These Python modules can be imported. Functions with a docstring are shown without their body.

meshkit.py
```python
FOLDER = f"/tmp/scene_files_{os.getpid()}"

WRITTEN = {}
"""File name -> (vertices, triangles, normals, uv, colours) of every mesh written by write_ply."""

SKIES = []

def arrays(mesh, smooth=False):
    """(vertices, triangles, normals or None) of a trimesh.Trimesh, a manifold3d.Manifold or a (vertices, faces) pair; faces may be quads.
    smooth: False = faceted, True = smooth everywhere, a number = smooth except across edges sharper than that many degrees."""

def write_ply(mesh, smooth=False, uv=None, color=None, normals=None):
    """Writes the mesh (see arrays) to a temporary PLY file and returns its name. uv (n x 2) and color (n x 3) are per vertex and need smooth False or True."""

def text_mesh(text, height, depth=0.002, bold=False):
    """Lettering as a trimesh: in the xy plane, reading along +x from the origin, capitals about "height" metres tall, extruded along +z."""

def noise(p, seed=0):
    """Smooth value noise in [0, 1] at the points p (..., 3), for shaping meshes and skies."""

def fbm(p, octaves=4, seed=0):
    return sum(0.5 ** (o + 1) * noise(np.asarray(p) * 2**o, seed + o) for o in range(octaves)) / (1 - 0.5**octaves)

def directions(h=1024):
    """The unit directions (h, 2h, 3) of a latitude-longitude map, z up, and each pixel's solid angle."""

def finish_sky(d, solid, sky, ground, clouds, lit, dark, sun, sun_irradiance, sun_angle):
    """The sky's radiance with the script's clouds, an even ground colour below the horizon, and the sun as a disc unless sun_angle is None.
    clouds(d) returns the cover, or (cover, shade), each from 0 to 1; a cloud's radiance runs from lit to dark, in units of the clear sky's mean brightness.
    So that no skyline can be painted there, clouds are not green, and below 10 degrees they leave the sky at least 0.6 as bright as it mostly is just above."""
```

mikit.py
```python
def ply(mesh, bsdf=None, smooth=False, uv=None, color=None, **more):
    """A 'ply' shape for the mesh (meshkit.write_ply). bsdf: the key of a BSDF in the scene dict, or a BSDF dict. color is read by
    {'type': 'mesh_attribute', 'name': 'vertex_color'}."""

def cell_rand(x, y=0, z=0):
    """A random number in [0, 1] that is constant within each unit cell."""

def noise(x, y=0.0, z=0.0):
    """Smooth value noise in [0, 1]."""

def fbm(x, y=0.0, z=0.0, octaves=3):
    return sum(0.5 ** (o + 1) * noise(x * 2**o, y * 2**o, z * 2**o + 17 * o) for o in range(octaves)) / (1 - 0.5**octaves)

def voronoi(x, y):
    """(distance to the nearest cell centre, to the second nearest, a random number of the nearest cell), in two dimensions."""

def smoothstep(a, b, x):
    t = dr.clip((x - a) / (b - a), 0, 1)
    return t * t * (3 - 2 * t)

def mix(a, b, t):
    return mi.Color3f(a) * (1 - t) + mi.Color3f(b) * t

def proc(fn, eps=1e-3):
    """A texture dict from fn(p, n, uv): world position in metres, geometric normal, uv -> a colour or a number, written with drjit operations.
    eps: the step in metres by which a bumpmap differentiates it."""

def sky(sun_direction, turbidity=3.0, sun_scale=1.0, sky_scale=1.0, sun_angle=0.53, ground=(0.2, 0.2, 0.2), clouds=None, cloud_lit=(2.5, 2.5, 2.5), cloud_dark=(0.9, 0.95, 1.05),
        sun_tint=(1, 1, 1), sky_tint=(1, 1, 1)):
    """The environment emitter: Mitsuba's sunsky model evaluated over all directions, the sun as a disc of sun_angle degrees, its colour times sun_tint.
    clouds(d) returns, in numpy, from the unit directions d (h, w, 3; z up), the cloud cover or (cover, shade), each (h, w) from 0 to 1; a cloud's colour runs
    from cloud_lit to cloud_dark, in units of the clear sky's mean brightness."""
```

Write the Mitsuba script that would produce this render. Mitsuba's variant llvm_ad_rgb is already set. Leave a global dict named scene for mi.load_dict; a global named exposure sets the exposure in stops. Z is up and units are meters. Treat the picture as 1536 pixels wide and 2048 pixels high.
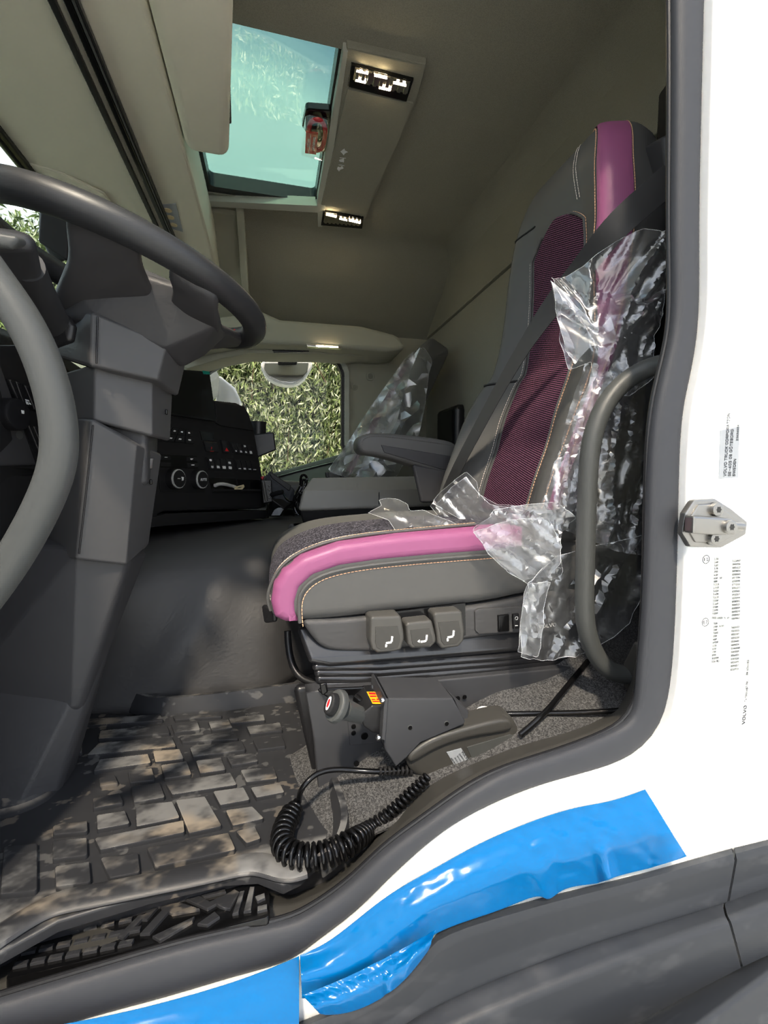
import math, random
import numpy as np, trimesh, shapely, manifold3d
import shapely.geometry as sg
from scipy.interpolate import CubicSpline
from scipy.spatial import Delaunay
from scipy.interpolate import LinearNDInterpolator
import drjit as dr, mitsuba as mi, mikit, meshkit
from mikit import noise, fbm, voronoi, smoothstep, mix, cell_rand

random.seed(4); RNG = np.random.default_rng(4)
T = mi.ScalarTransform4f
scene, labels = {}, {}
# ------------------------------------------------------------------ camera, sky, exposure
# axes: x towards the rear of the truck, y from the open driver's door across the cab, z up (z = 0 on the cab floor)
EYE = np.array([0.0, 0.0, 0.52]); FOC = 880.0; W, H = 1536, 2048
YAW, PITCH = math.radians(14.2), math.radians(4.68)
FWD = np.array([math.sin(YAW)*math.cos(PITCH), math.cos(YAW)*math.cos(PITCH), -math.sin(PITCH)])
RIGHT = np.array([math.cos(YAW), -math.sin(YAW), 0.0]); UP = np.cross(RIGHT, FWD)
scene['camera'] = {'type': 'perspective', 'fov_axis': 'x', 'fov': math.degrees(2*math.atan(W/2/FOC)), 'near_clip': 0.02, 'far_clip': 500.0,
                   'to_world': T().look_at(origin=EYE.tolist(), target=(EYE+FWD).tolist(), up=[0, 0, 1])}
exposure = 2.72
SUN = (-0.32, -1.0, 1.42)
def cloud_fn(d):
    n = meshkit.fbm(np.stack([d[..., 0]/(d[..., 2]+.25)*1.6, d[..., 1]/(d[..., 2]+.25)*1.6, d[..., 2]*0], -1), 4, 7)
    c = np.clip((n-.26)*3.4, 0, 1)
    return c, np.clip((n-.55)*1.5, 0, 1)
scene['sky'] = mikit.sky(SUN, turbidity=3.5, sun_scale=0.5, sky_scale=1.0, sun_angle=4.0, sun_tint=(.96, 1., 1.04), ground=(.48, .485, .47), clouds=cloud_fn,
                         cloud_lit=(2.3, 2.34, 2.4), cloud_dark=(1.7, 1.75, 1.85))

# ------------------------------------------------------------------ helpers
def ray(px, py):
    return FWD + (px-W/2)/FOC*RIGHT - (py-H/2)/FOC*UP
def AY(px, py, y):            # the point on the upright plane at depth y across the cab that was measured in the photograph
    d = ray(px, py); return EYE + d*(y/d[1])
def AZ(px, py, z):            # the same on the level plane at height z
    d = ray(px, py); return EYE + d*((z-EYE[2])/d[2])
def AX(px, py, x):
    d = ray(px, py); return EYE + d*(x/d[0])
def AP(px, py, o, n, off=0.0):
    d = ray(px, py); return EYE + d*(np.dot(np.asarray(o)-EYE, n)/np.dot(d, n)) + np.asarray(n)*off
def unit(v):
    v = np.asarray(v, float); return v/np.linalg.norm(v)
def uniq(name):
    if name not in labels and name not in scene and not any(k.startswith(name+'__') for k in scene): return name
    i = 1
    while True:
        k = f'{name}_{i:03d}'
        if k not in labels and k not in scene and not any(q.startswith(k+'__') for q in scene): return k
        i += 1
def tag(key, label=None, cat=None, group=None, kind=None):
    d = labels.setdefault(key, {})
    for k, v in (('label', label), ('category', cat), ('group', group), ('kind', kind)):
        if v: d[k] = v
    return key
def thing(name, label, cat, group=None):
    key = uniq(name); return tag(key, label, cat, group)
def obj(name, mesh, m, parent=None, label=None, cat=None, group=None, kind=None, smooth=35, **kw):
    key = uniq((parent+'__' if parent else '')+name)
    if isinstance(mesh, list): mesh = trimesh.util.concatenate([tm(x) for x in mesh])
    scene[key] = mikit.ply(mesh, m, smooth, **kw)
    if label or cat or group or kind: tag(key, label, cat, group, kind)
    return key
def tm(m):
    if hasattr(m, 'to_mesh'):
        q = m.to_mesh(); return trimesh.Trimesh(q.vert_properties[:, :3], q.tri_verts, process=False)
    return m
ICO = [trimesh.creation.icosphere(subdivisions=k).vertices for k in (0, 1, 2)]
def hullr(pts, r=.004, sub=1):
    p = np.asarray(pts, float)
    r = np.broadcast_to(r, (len(p),))
    return tm(manifold3d.Manifold.hull_points((p[:, None]+ICO[sub][None]*r[:, None, None]).reshape(-1, 3)))
def box(c, s, r=.004, rot=None):
    c, h = np.asarray(c, float), np.asarray(s, float)/2-r
    p = np.array([[x, y, z] for x in (-1, 1) for y in (-1, 1) for z in (-1, 1)])*h
    if rot is not None: p = p@np.asarray(rot).T
    return hullr(p+c, r)
def box2(a, b, r=.004):
    a, b = np.asarray(a, float), np.asarray(b, float); return box((a+b)/2, np.abs(b-a), r)
def spl(pts, n, closed=False):
    p = np.asarray(pts, float)
    if closed: p = np.vstack([p, p[:1]])
    d = np.linalg.norm(np.diff(p, axis=0), axis=1)**.5; s = np.r_[0, np.cumsum(d)]
    cs = CubicSpline(s, p, bc_type='periodic' if closed else 'natural')
    q = cs(np.linspace(0, s[-1], 400)); L = np.r_[0, np.cumsum(np.linalg.norm(np.diff(q, axis=0), axis=1))]
    u = np.linspace(0, L[-1], n, endpoint=not closed)
    return np.stack([np.interp(u, L, q[:, k]) for k in range(p.shape[1])], 1)
def frames(p, closed=False, up=None):
    t = np.gradient(p, axis=0) if not closed else np.roll(p, -1, 0)-np.roll(p, 1, 0)
    t /= np.linalg.norm(t, axis=1, keepdims=True)+1e-12
    A, B = np.zeros_like(p), np.zeros_like(p)
    a = np.asarray(up, float) if up is not None else ([0, 0, 1.] if abs(t[0, 2]) < .9 else [1., 0, 0])
    for i in range(len(p)):
        if up is not None: a = np.asarray(up, float)
        a = a-np.dot(a, t[i])*t[i]; a = a/np.linalg.norm(a); A[i] = a; B[i] = np.cross(t[i], a)
    return t, A, B
def loft(loops, closed=False, cap=True):
    L = np.asarray(loops, float); n, m = L.shape[:2]
    v = L.reshape(-1, 3); f = []
    for i in range(n if closed else n-1):
        j = (i+1) % n; k = np.arange(m); k2 = (k+1) % m
        f.append(np.stack([i*m+k, i*m+k2, j*m+k2], 1)); f.append(np.stack([i*m+k, j*m+k2, j*m+k], 1))
    f = np.vstack(f)
    if cap and not closed:
        v = np.vstack([v, L[0].mean(0), L[-1].mean(0)]); k = np.arange(m); k2 = (k+1) % m
        f = np.vstack([f, np.stack([k2, k, k*0+n*m], 1), np.stack([(n-1)*m+k, (n-1)*m+k2, k*0+n*m+1], 1)])
    mesh = trimesh.Trimesh(v, f, process=False)
    if mesh.volume < 0: mesh.invert()
    return mesh
def tube(pts, r, n=40, sides=12, closed=False, smoothp=True, up=None, ry=None, cap=True):
    p = spl(pts, n, closed) if smoothp else np.asarray(pts, float)
    n = len(p); t, A, B = frames(p, closed, up)
    r = np.interp(np.linspace(0, 1, n), np.linspace(0, 1, len(r)), r) if np.ndim(r) else np.full(n, r)
    q = r if ry is None else np.broadcast_to(ry, (n,))
    a = np.arange(sides)*2*np.pi/sides
    L = p[:, None]+(r[:, None]*np.cos(a))[..., None]*A[:, None]+(q[:, None]*np.sin(a))[..., None]*B[:, None]
    return loft(L, closed, cap)
def rnd(loop, r):
    "round the convex corners of a 2-d outline"
    g = sg.Polygon(loop).buffer(-r, join_style='round', quad_segs=6).buffer(r, quad_segs=6)
    if g.geom_type != 'Polygon': g = max(g.geoms, key=lambda q: q.area)
    return np.array(g.exterior.coords)[:-1]
def pillow(loop, frame, d0, d1, r=.004, steps=4, n=None, back=False):
    """the outline loop (2-d) through the depth d0..d1 with its front edge rounded by r; frame(a, b, d) gives the point"""
    p = np.asarray(loop, float)
    if n:
        q = np.vstack([p, p[:1]]); s = np.r_[0, np.cumsum(np.linalg.norm(np.diff(q, axis=0), axis=1))]
        u = np.linspace(0, s[-1], n, endpoint=False); p = np.stack([np.interp(u, s, q[:, k]) for k in (0, 1)], 1)
    if np.sum(p[:, 0]*np.roll(p[:, 1], -1)-np.roll(p[:, 0], -1)*p[:, 1]) < 0: p = p[::-1]
    e = np.roll(p, -1, 0)-p; e /= np.linalg.norm(e, axis=1, keepdims=True)+1e-12
    nrm = np.stack([-e[:, 1], e[:, 0]], 1); nn = nrm+np.roll(nrm, 1, 0)
    nn /= np.maximum(np.linalg.norm(nn, axis=1, keepdims=True), .5)
    sgn = 1 if d1 > d0 else -1
    ang = np.linspace(0, np.pi/2, steps+1)
    rows = [(r*(1-math.sin(a)), d0+sgn*r*(1-math.cos(a))) for a in ang]
    rows += [(r*(1-math.sin(a)), d1-sgn*r*(1-math.cos(a))) for a in ang[::-1]] if back else [(0, d1)]
    V = np.array([[frame(a, b, d) for a, b in p+nn*i] for i, d in rows])
    m = loft(V, cap=False)
    pm = p+nn*rows[0][0]; ends = []
    v0, f0 = trimesh.creation.triangulate_polygon(sg.Polygon(pm).buffer(0) if not sg.Polygon(pm).is_valid else sg.Polygon(pm), engine='earcut')
    pe = p+nn*rows[-1][0]; v1, f1 = trimesh.creation.triangulate_polygon(sg.Polygon(pe) if sg.Polygon(pe).is_valid else sg.Polygon(pe).buffer(0), engine='earcut')
    a = trimesh.Trimesh([frame(x, y, rows[0][1]) for x, y in v0], f0, process=False)
    b = trimesh.Trimesh([frame(x, y, rows[-1][1]) for x, y in v1], f1, process=False)
    out = trimesh.util.concatenate([m, a, b]); out.merge_vertices(digits_vertex=6)
    trimesh.repair.fix_normals(out)
    return out
XZ = lambda a, b, d: np.array([a, d, b])
XY = lambda a, b, d: np.array([a, b, d])
def pxloop(px, y): return np.array([AY(x, z, y)[[0, 2]] for x, z in px])
def pxslab(px, y0, y1, r=.004, rc=0, n=None, steps=3, smooth_n=None):
    """an upright solid whose outline was measured in the photograph, its face at depth y0, its back at y1"""
    if smooth_n: px = spl(px, smooth_n, True)
    L = pxloop(px, y0)
    if rc: L = rnd(L, rc)
    return pillow(L, XZ, y0, y1, r, steps, n)
def hpx(items, r=.004, sub=1):
    "rounded convex solid through measured points (px, py, depth)"
    return hullr([AY(*i) for i in items], r, sub)
class Plane:
    def __init__(s, o, n, up=(0, 0, 1)):
        s.o, s.n = np.asarray(o, float), unit(n); s.e = unit(np.cross(up, s.n)); s.u = np.cross(s.n, s.e)
    def at(s, px, py, off=0.): return AP(px, py, s.o, s.n, off)
    def ab(s, px, py):
        q = s.at(px, py)-s.o; return np.array([q@s.e, q@s.u])
    def P(s, a, b, d=0.): return s.o+a*s.e+b*s.u+d*s.n
    def quad(s, px, d0, d1, r=.0015, rc=0, n=None):
        L = np.array([s.ab(*q) for q in px])
        if rc: L = rnd(L, rc)
        return pillow(L, s.P, max(d0, d1), min(d0, d1), r, 2, n)
    def disc(s, px, py, rad, d0, d1, r=.0015, n=36):
        c = s.ab(px, py); a = np.arange(n)*2*np.pi/n
        return pillow(c+rad*np.stack([np.cos(a), np.sin(a)], 1), s.P, max(d0, d1), min(d0, d1), r, 2)
    def text(s, txt, px, py, h, d=.0003, ang=0., bold=False, centre=False, sx=1.):
        m = meshkit.text_mesh(txt, h, .0003, bold); v = np.array(m.vertices); v[:, 0] *= sx
        if centre: v[:, :2] -= (v[:, :2].min(0)+v[:, :2].max(0))/2
        c, q = math.cos(ang), math.sin(ang); o = s.ab(px, py)
        x, y = v[:, 0]*c-v[:, 1]*q+o[0], v[:, 0]*q+v[:, 1]*c+o[1]
        return trimesh.Trimesh(s.o+x[:, None]*s.e+y[:, None]*s.u+(v[:, 2:]+d)*s.n, m.faces, process=False)
def sheet(P, thick=0.):
    "a grid of points as a surface, or as a thin solid"
    P = np.asarray(P, float); n, m = P.shape[:2]
    i, j = np.meshgrid(np.arange(n-1), np.arange(m-1), indexing='ij'); a = (i*m+j).ravel()
    f = np.vstack([np.stack([a, a+1, a+m+1], 1), np.stack([a, a+m+1, a+m], 1)])
    if not thick: return trimesh.Trimesh(P.reshape(-1, 3), f, process=False)
    du, dv = np.gradient(P, axis=0), np.gradient(P, axis=1); nr = np.cross(du, dv); nr /= np.linalg.norm(nr, axis=2, keepdims=True)+1e-12
    v = np.vstack([P.reshape(-1, 3), (P+nr*thick).reshape(-1, 3)]); N = n*m
    rim = np.r_[np.arange(m), np.arange(1, n)*m+m-1, (n-1)*m+np.arange(m-2, -1, -1), np.arange(n-2, 0, -1)*m]; r2 = np.roll(rim, -1)
    f = np.vstack([f[:, ::-1], f+N, np.stack([rim, r2, r2+N], 1), np.stack([rim, r2+N, rim+N], 1)])
    mesh = trimesh.Trimesh(v, f, process=False)
    if mesh.volume < 0: mesh.invert()
    return mesh
def stitches(path, pitch=.0065, ln=.0045, r=.0008, w=None):
    p = np.asarray(path, float); s = np.r_[0, np.cumsum(np.linalg.norm(np.diff(p, axis=0), axis=1))]
    out = []
    g = lambda u: np.array([np.interp(u, s, p[:, k]) for k in range(3)])
    for u in np.arange(0, s[-1]-ln, pitch): out.append(tube([g(u), g(u+ln)], w or r, sides=5, smoothp=False))
    return out
HEM = []
def crumple(px, yfun, amp=.01, freq=22., step=.008, seed=0, lean=None, hem=True):
    "a thin crumpled sheet: outline measured in the photograph, depth yfun(px, py), creased by ridged noise"
    px = np.asarray(px, float); g = sg.Polygon(px); b = g.bounds
    st = step*FOC/.75
    X, Y = np.meshgrid(np.arange(b[0], b[2], st), np.arange(b[1], b[3], st))
    rng = np.random.default_rng(seed); q = np.stack([X.ravel(), Y.ravel()], 1)+rng.uniform(-.35, .35, (X.size, 2))*st
    inn = shapely.contains_xy(g.buffer(-st*.4), q[:, 0], q[:, 1]); q = q[inn]
    e = np.array([g.exterior.interpolate(s).coords[0] for s in np.arange(0, g.exterior.length, st)])
    q = np.vstack([q, e]); tri = Delaunay(q).simplices; c = q[tri].mean(1)
    tri = tri[shapely.contains_xy(g, c[:, 0], c[:, 1])]
    P = np.array([AY(x, y, yfun(x, y)) for x, y in q])
    lean = lean or (.35, .55)                                  # the way the folds run, in the picture's x and y
    ax = unit([lean[0], lean[1]]); U = np.stack([q@ax, q@np.array([-ax[1], ax[0]])], 1)*(P[:, 1:2]/FOC)
    h = np.zeros(len(q))
    for sc, am, an in ((1.0, 1.0, 2.0), (.42, .42, 2.4)):
        cell = sc/freq; lo, hi = U.min(0)-cell*3, U.max(0)+cell*3
        n_ = max(12, int((hi[0]-lo[0])*(hi[1]-lo[1])/(cell*cell*an)))
        an_ = rng.uniform(lo, hi, (n_, 2)); an_ = np.vstack([an_, [[lo[0]-1, lo[1]-1], [lo[0]-1, hi[1]+1], [hi[0]+1, lo[1]-1], [hi[0]+1, hi[1]+1]]])
        f_ = LinearNDInterpolator(an_*[1/an, 1.], rng.uniform(-.5, 1, len(an_))); h += am*np.nan_to_num(f_(U*[1/an, 1.]))
    for kf, am in ((2.2, .40), (5.0, .16)):
        w1 = np.stack([U[:, 1]*freq*kf+.6*meshkit.noise(np.stack([U[:, 0]*freq*.7, U[:, 1]*freq*.7, U[:, 0]*0], 1), seed), U[:, 0]*freq*kf*.16, U[:, 0]*0+seed], 1)
        h += am*np.maximum(0, 1-np.abs(2*meshkit.noise(w1, seed+2)-1)*2.4)
    P = P-(h*amp)[:, None]*unit([.15, 1, -.1])
    if hem: k = len(e); HEM.append(tube(np.vstack([P[-k:], P[-k:-k+1]]), .0003, smoothp=False, sides=4, cap=False))
    return trimesh.Trimesh(P, tri, process=False)
def xf(m, M): m = m.copy(); m.apply_transform(M); return m
def disc_holes(pl, spots, rad, d=.0006):
    return [pl.disc(x, y, rad, d, d-.0005, .0001, 14) for x, y in spots]
# ------------------------------------------------------------------ materials
def srgb(r, g, b):
    c = np.array([r, g, b])/255.; return np.where(c <= .04045, c/12.92, ((c+.055)/1.055)**2.4).tolist()
def rgb(c): return {'type': 'rgb', 'value': list(c)}
def princ(name, col, rough=.5, spec=.5, **k):
    d = {'type': 'principled', 'base_color': col if isinstance(col, dict) else rgb(col), 'roughness': rough, 'specular': spec, **k}
    scene[name] = {'type': 'twosided', 'bsdf': d}; return name
def bumped(name, col, fn, scale, rough=.5, spec=.5, eps=4e-4, **k):
    d = {'type': 'principled', 'base_color': col if isinstance(col, dict) else rgb(col), 'roughness': rough, 'specular': spec, **k}
    scene[name] = {'type': 'twosided', 'bsdf': {'type': 'bumpmap', 'scale': scale, 'nested_texture': mikit.proc(fn, eps), 'bsdf': d}}; return name
grain = lambda p, n, uv: noise(p.x*420, p.y*420, p.z*420)
grain_big = lambda p, n, uv: noise(p.x*230, p.y*230, p.z*230)
def mat_dirt(p, n, uv):
    a = fbm(p.x*9, p.y*13, p.z*9, 4); b = fbm(p.x*46+3, p.y*70, p.z*46, 3)
    up = dr.maximum(smoothstep(.002, .0065, p.z), smoothstep(.605, .595, p.y))*smoothstep(.6, .95, n.z)
    k = smoothstep(.40, .64, a*.6+b*.42)*up
    k = dr.maximum(k*.9, smoothstep(.62, .72, b)*.35)
    tan = smoothstep(.5, .66, fbm(p.x*14+8, p.y*14, 3., 3))
    return mix(srgb(46, 47, 50), mix(srgb(120, 120, 119), srgb(146, 136, 122), tan), k)
def weave(p, n, uv):
    a = (p.z-p.y*.30)/.0044; b = p.y/.0042
    st = .5+.5*dr.sin(a*6.2832); ln = .5+.5*dr.sin((b+dr.floor(a)*.5)*6.2832)
    return mix(srgb(30, 20, 28), srgb(130, 80, 106), smoothstep(.30, .85, st)*(.45+.55*smoothstep(.15, .6, ln)))
def carpet(p, n, uv):
    v = noise(p.x*500, p.y*500, p.z*500); w = noise(p.x*1300, p.y*1300, p.z*1300)
    return mix(srgb(52, 52, 53), srgb(104, 104, 104), smoothstep(.25, .85, v*.5+w*.5))
def cloth(p, n, uv):
    v = noise(p.x*650, p.y*650, p.z*650); w = fbm(p.x*6, p.y*6, p.z*6, 3)
    return mix(srgb(132, 131, 119), srgb(150, 149, 136), v*.7+w*.3)
def scuff(p, n, uv):
    a = fbm(p.x*16, p.y*16, p.z*34, 4)
    return mix(srgb(46, 49, 54), srgb(64, 66, 70), smoothstep(.56, .85, a))
def fabric_grey(p, n, uv):
    v = noise(p.x*420+p.z*300, p.y*330, p.z*600)
    return mix(srgb(38, 37, 42), srgb(92, 90, 98), smoothstep(.3, .9, v))
princ('headliner', mikit.proc(cloth), .95, .1)
princ('beige_trim', srgb(212, 209, 192), .75, .25)
princ('mid_trim', srgb(160, 159, 144), .8, .2)
princ('pale_trim', srgb(176, 178, 168), .6, .3)
bumped('dark_plastic', srgb(58, 58, 60), grain, .00025, .48, .45)
bumped('column_plastic', srgb(72, 72, 73), grain, .00022, .46, .5)
bumped('tunnel_rubber', srgb(70, 70, 71), grain_big, .0006, .55, .45)
princ('black_plastic', srgb(28, 28, 30), .35, .5)
princ('dash_plastic', srgb(33, 33, 34), .6, .3)
princ('gloss_black', srgb(14, 14, 15), .12, .5)
princ('olive_plastic', srgb(64, 63, 60), .42, .5)
princ('bar_plastic', srgb(72, 74, 73), .45, .45)
princ('rim_leather', srgb(44, 45, 47), .42, .5)
princ('seal_rubber', srgb(56, 58, 63), .6, .4)
princ('bellows_rubber', srgb(34, 34, 36), .24, .9)
bumped('seat_leather', srgb(84, 84, 83), grain, .00012, .5, .45)
princ('plum_leather', srgb(150, 84, 124), .45, .45)
princ('plum_weave', mikit.proc(weave), .85, .2)
princ('grey_weave', mikit.proc(fabric_grey), .9, .2)
princ('carpet_pile', mikit.proc(carpet), .95, .1)
princ('mat_rubber', mikit.proc(mat_dirt), .46, .45)
princ('white_paint', srgb(236, 238, 236), .25, .5, clearcoat=.5, clearcoat_gloss=.9)
princ('pale_sticker', srgb(158, 163, 168), .4, .4)
princ('blue_film', srgb(0, 104, 168), .22, .35)
princ('step_plastic', mikit.proc(scuff), .5, .4)
princ('steel', srgb(160, 158, 154), .36, .5, metallic=1.)
princ('satin_silver', srgb(205, 206, 204), .35, .6, metallic=.25)
princ('chrome', srgb(215, 215, 215), .12, .5, metallic=1.)
princ('belt_web', srgb(44, 44, 45), .5, .45)
princ('thread', srgb(226, 182, 150), .7, .2)
princ('white_thread', srgb(222, 212, 206), .7, .2)
princ('red_thread', srgb(214, 48, 56), .7, .2)
princ('print_dark', srgb(58, 62, 66), .7, .1)
princ('print_white', srgb(226, 228, 228), .6, .2)
princ('print_red', srgb(196, 36, 40), .6, .2)
princ('red_plastic', srgb(176, 30, 44), .35, .4)
princ('orange_sticker', srgb(246, 178, 28), .5, .3)
princ('lever_grey', srgb(76, 75, 72), .35, .5)
princ('cream_tag', srgb(222, 208, 168), .7, .2)
princ('ground_gravel', srgb(192, 193, 188), .95, .1)
princ('wood_stem', srgb(96, 82, 62), .9, .1)
princ('screen_black', srgb(18, 18, 19), .22, .5)
princ('green_tab', srgb(20, 120, 104), .5, .3)
princ('lamp_reflector', srgb(220, 216, 206), .14, .5, metallic=1.)
for k, c in (('leaf', srgb(140, 154, 98)), ('leaf_pale', srgb(210, 213, 176)), ('leaf_dark', srgb(84, 98, 64))):
    scene[k] = {'type': 'twosided', 'bsdf': {'type': 'diffuse', 'reflectance': rgb(c)}}
scene['window_glass'] = {'type': 'thindielectric', 'int_ior': 1.2}
scene['green_glass'] = {'type': 'thindielectric', 'int_ior': 1.52, 'specular_transmittance': rgb([.78, .9, .86])}
scene['hatch_tint'] = {'type': 'thindielectric', 'int_ior': 2.1, 'specular_transmittance': rgb([.27, .50, .405])}
scene['clear_plastic'] = {'type': 'thindielectric', 'int_ior': 1.5}
def film_mat(name, shine, haze, alpha):
    scene[name] = {'type': 'blendbsdf', 'weight': shine+haze, 'a': {'type': 'thindielectric', 'int_ior': 1.55},
        'b': {'type': 'blendbsdf', 'weight': haze/(shine+haze), 'a': {'type': 'twosided', 'bsdf': {'type': 'roughconductor', 'alpha': alpha, 'specular_reflectance': rgb([.93, .95, .97])}},
              'b': {'type': 'principledthin', 'base_color': rgb([.9, .93, .96]), 'roughness': .3, 'diff_trans': 1.0}}}
film_mat('film', .13, .07, .13)
film_mat('film_milky', .16, .14, .16)
princ('console_vinyl', srgb(140, 138, 132), .5, .4)
princ('hem_film', srgb(225, 230, 234), .3, .5)
princ('box_plastic', srgb(60, 61, 64), .45, .5)
WARM = {'type': 'area', 'radiance': rgb([7., 5.4, 3.2])}
# ------------------------------------------------------------------ outside: ground and hedge
gm = trimesh.creation.cylinder(80, .1, sections=48); gm.apply_translation([0, 0, -1.42])
obj('ground', gm, 'ground_gravel', label='pale gravel yard the truck stands on', cat='ground', kind='structure')
def hedge(name, label, boxlo, boxhi, n, seed, size=(.03, .07), axis=1):
    rng = np.random.default_rng(seed); key = thing(name, label, 'bush')
    lo, hi = np.array(boxlo), np.array(boxhi)
    c = rng.uniform(lo, hi, (n, 3))
    u = rng.beta(.8, 2.2, n)                                   # most leaves near the face that looks at the cab
    bump = .5*meshkit.fbm(c*1.3, 3, seed)+.12*meshkit.noise(c*5, seed)
    c[:, axis] = lo[axis]+bump+u*(hi[axis]-lo[axis]-.5)
    tw = unit([.2, -.3, 1])+rng.normal(0, .75, (n, 3)); tw /= np.linalg.norm(tw, axis=1, keepdims=True)
    sd = np.cross(tw, rng.normal(0, 1, (n, 3))); sd /= np.linalg.norm(sd, axis=1, keepdims=True)
    ln = rng.uniform(*size, n)[:, None]; w = ln*rng.uniform(.10, .17, n)[:, None]
    nr = np.cross(tw, sd)
    V = np.stack([c-tw*ln*.5, c+sd*w+nr*w*.3, c+tw*ln*.5, c-sd*w+nr*w*.3], 1)
    for k, m in enumerate(('leaf', 'leaf_pale', 'leaf_dark')):
        q = V[k::3] if k else V[0::3]
        v = q.reshape(-1, 3); b = np.arange(len(q))[:, None]*4
        f = np.vstack([b+[0, 1, 2], b+[0, 2, 3]])
        obj('leaves', trimesh.Trimesh(v, f, process=False), m, key, kind='stuff', smooth=False)
    nb = n//6; c = rng.uniform(lo, hi, (nb, 3)); c[:, axis] = lo[axis]+.75+.5*meshkit.fbm(c*1.3, 3, seed)+rng.uniform(0, .3, nb); d = rng.normal(0, 1, (nb, 3)); d /= np.linalg.norm(d, axis=1, keepdims=True)
    e2 = np.cross(d, rng.normal(0, 1, (nb, 3))); e2 /= np.linalg.norm(e2, axis=1, keepdims=True); L_ = size[1]*1.5
    v = np.stack([c-d*L_, c+e2*L_*.4, c+d*L_, c-e2*L_*.4], 1).reshape(-1, 3); b = np.arange(nb)[:, None]*4
    obj('inner_leaves', trimesh.Trimesh(v, np.vstack([b+[0, 1, 2], b+[0, 2, 3]]), process=False), 'leaf_dark', key, kind='stuff', smooth=False)
    st = []
    for i in range(110):
        p = rng.uniform(lo, hi); p[axis] = lo[axis]+.25+.4*rng.random()
        q = p+np.array([rng.normal(0, .15), rng.normal(0, .15), rng.uniform(.3, .7)]); q[2] = min(q[2], hi[2]-.3); p[2] = min(p[2], hi[2]-.7)
        st.append(tube([p, (p+q)/2+rng.normal(0, .03, 3), q], [.007, .003], n=6, sides=5))
    obj('stems', st, 'wood_stem', key, kind='stuff')
hedge('olive_hedge', 'dense olive green bush with slender leaves outside the passenger window', (-3.4, 4.15, -1.38), (4.4, 5.9, 2.75), 240000, 3, (.04, .09))
hedge('front_bush', 'green bush in front of the truck seen through the windscreen', (-10.5, -3, -1.35), (-8.0, 7.0, 1.3), 30000, 5, (.12, .3), 0)

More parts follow.
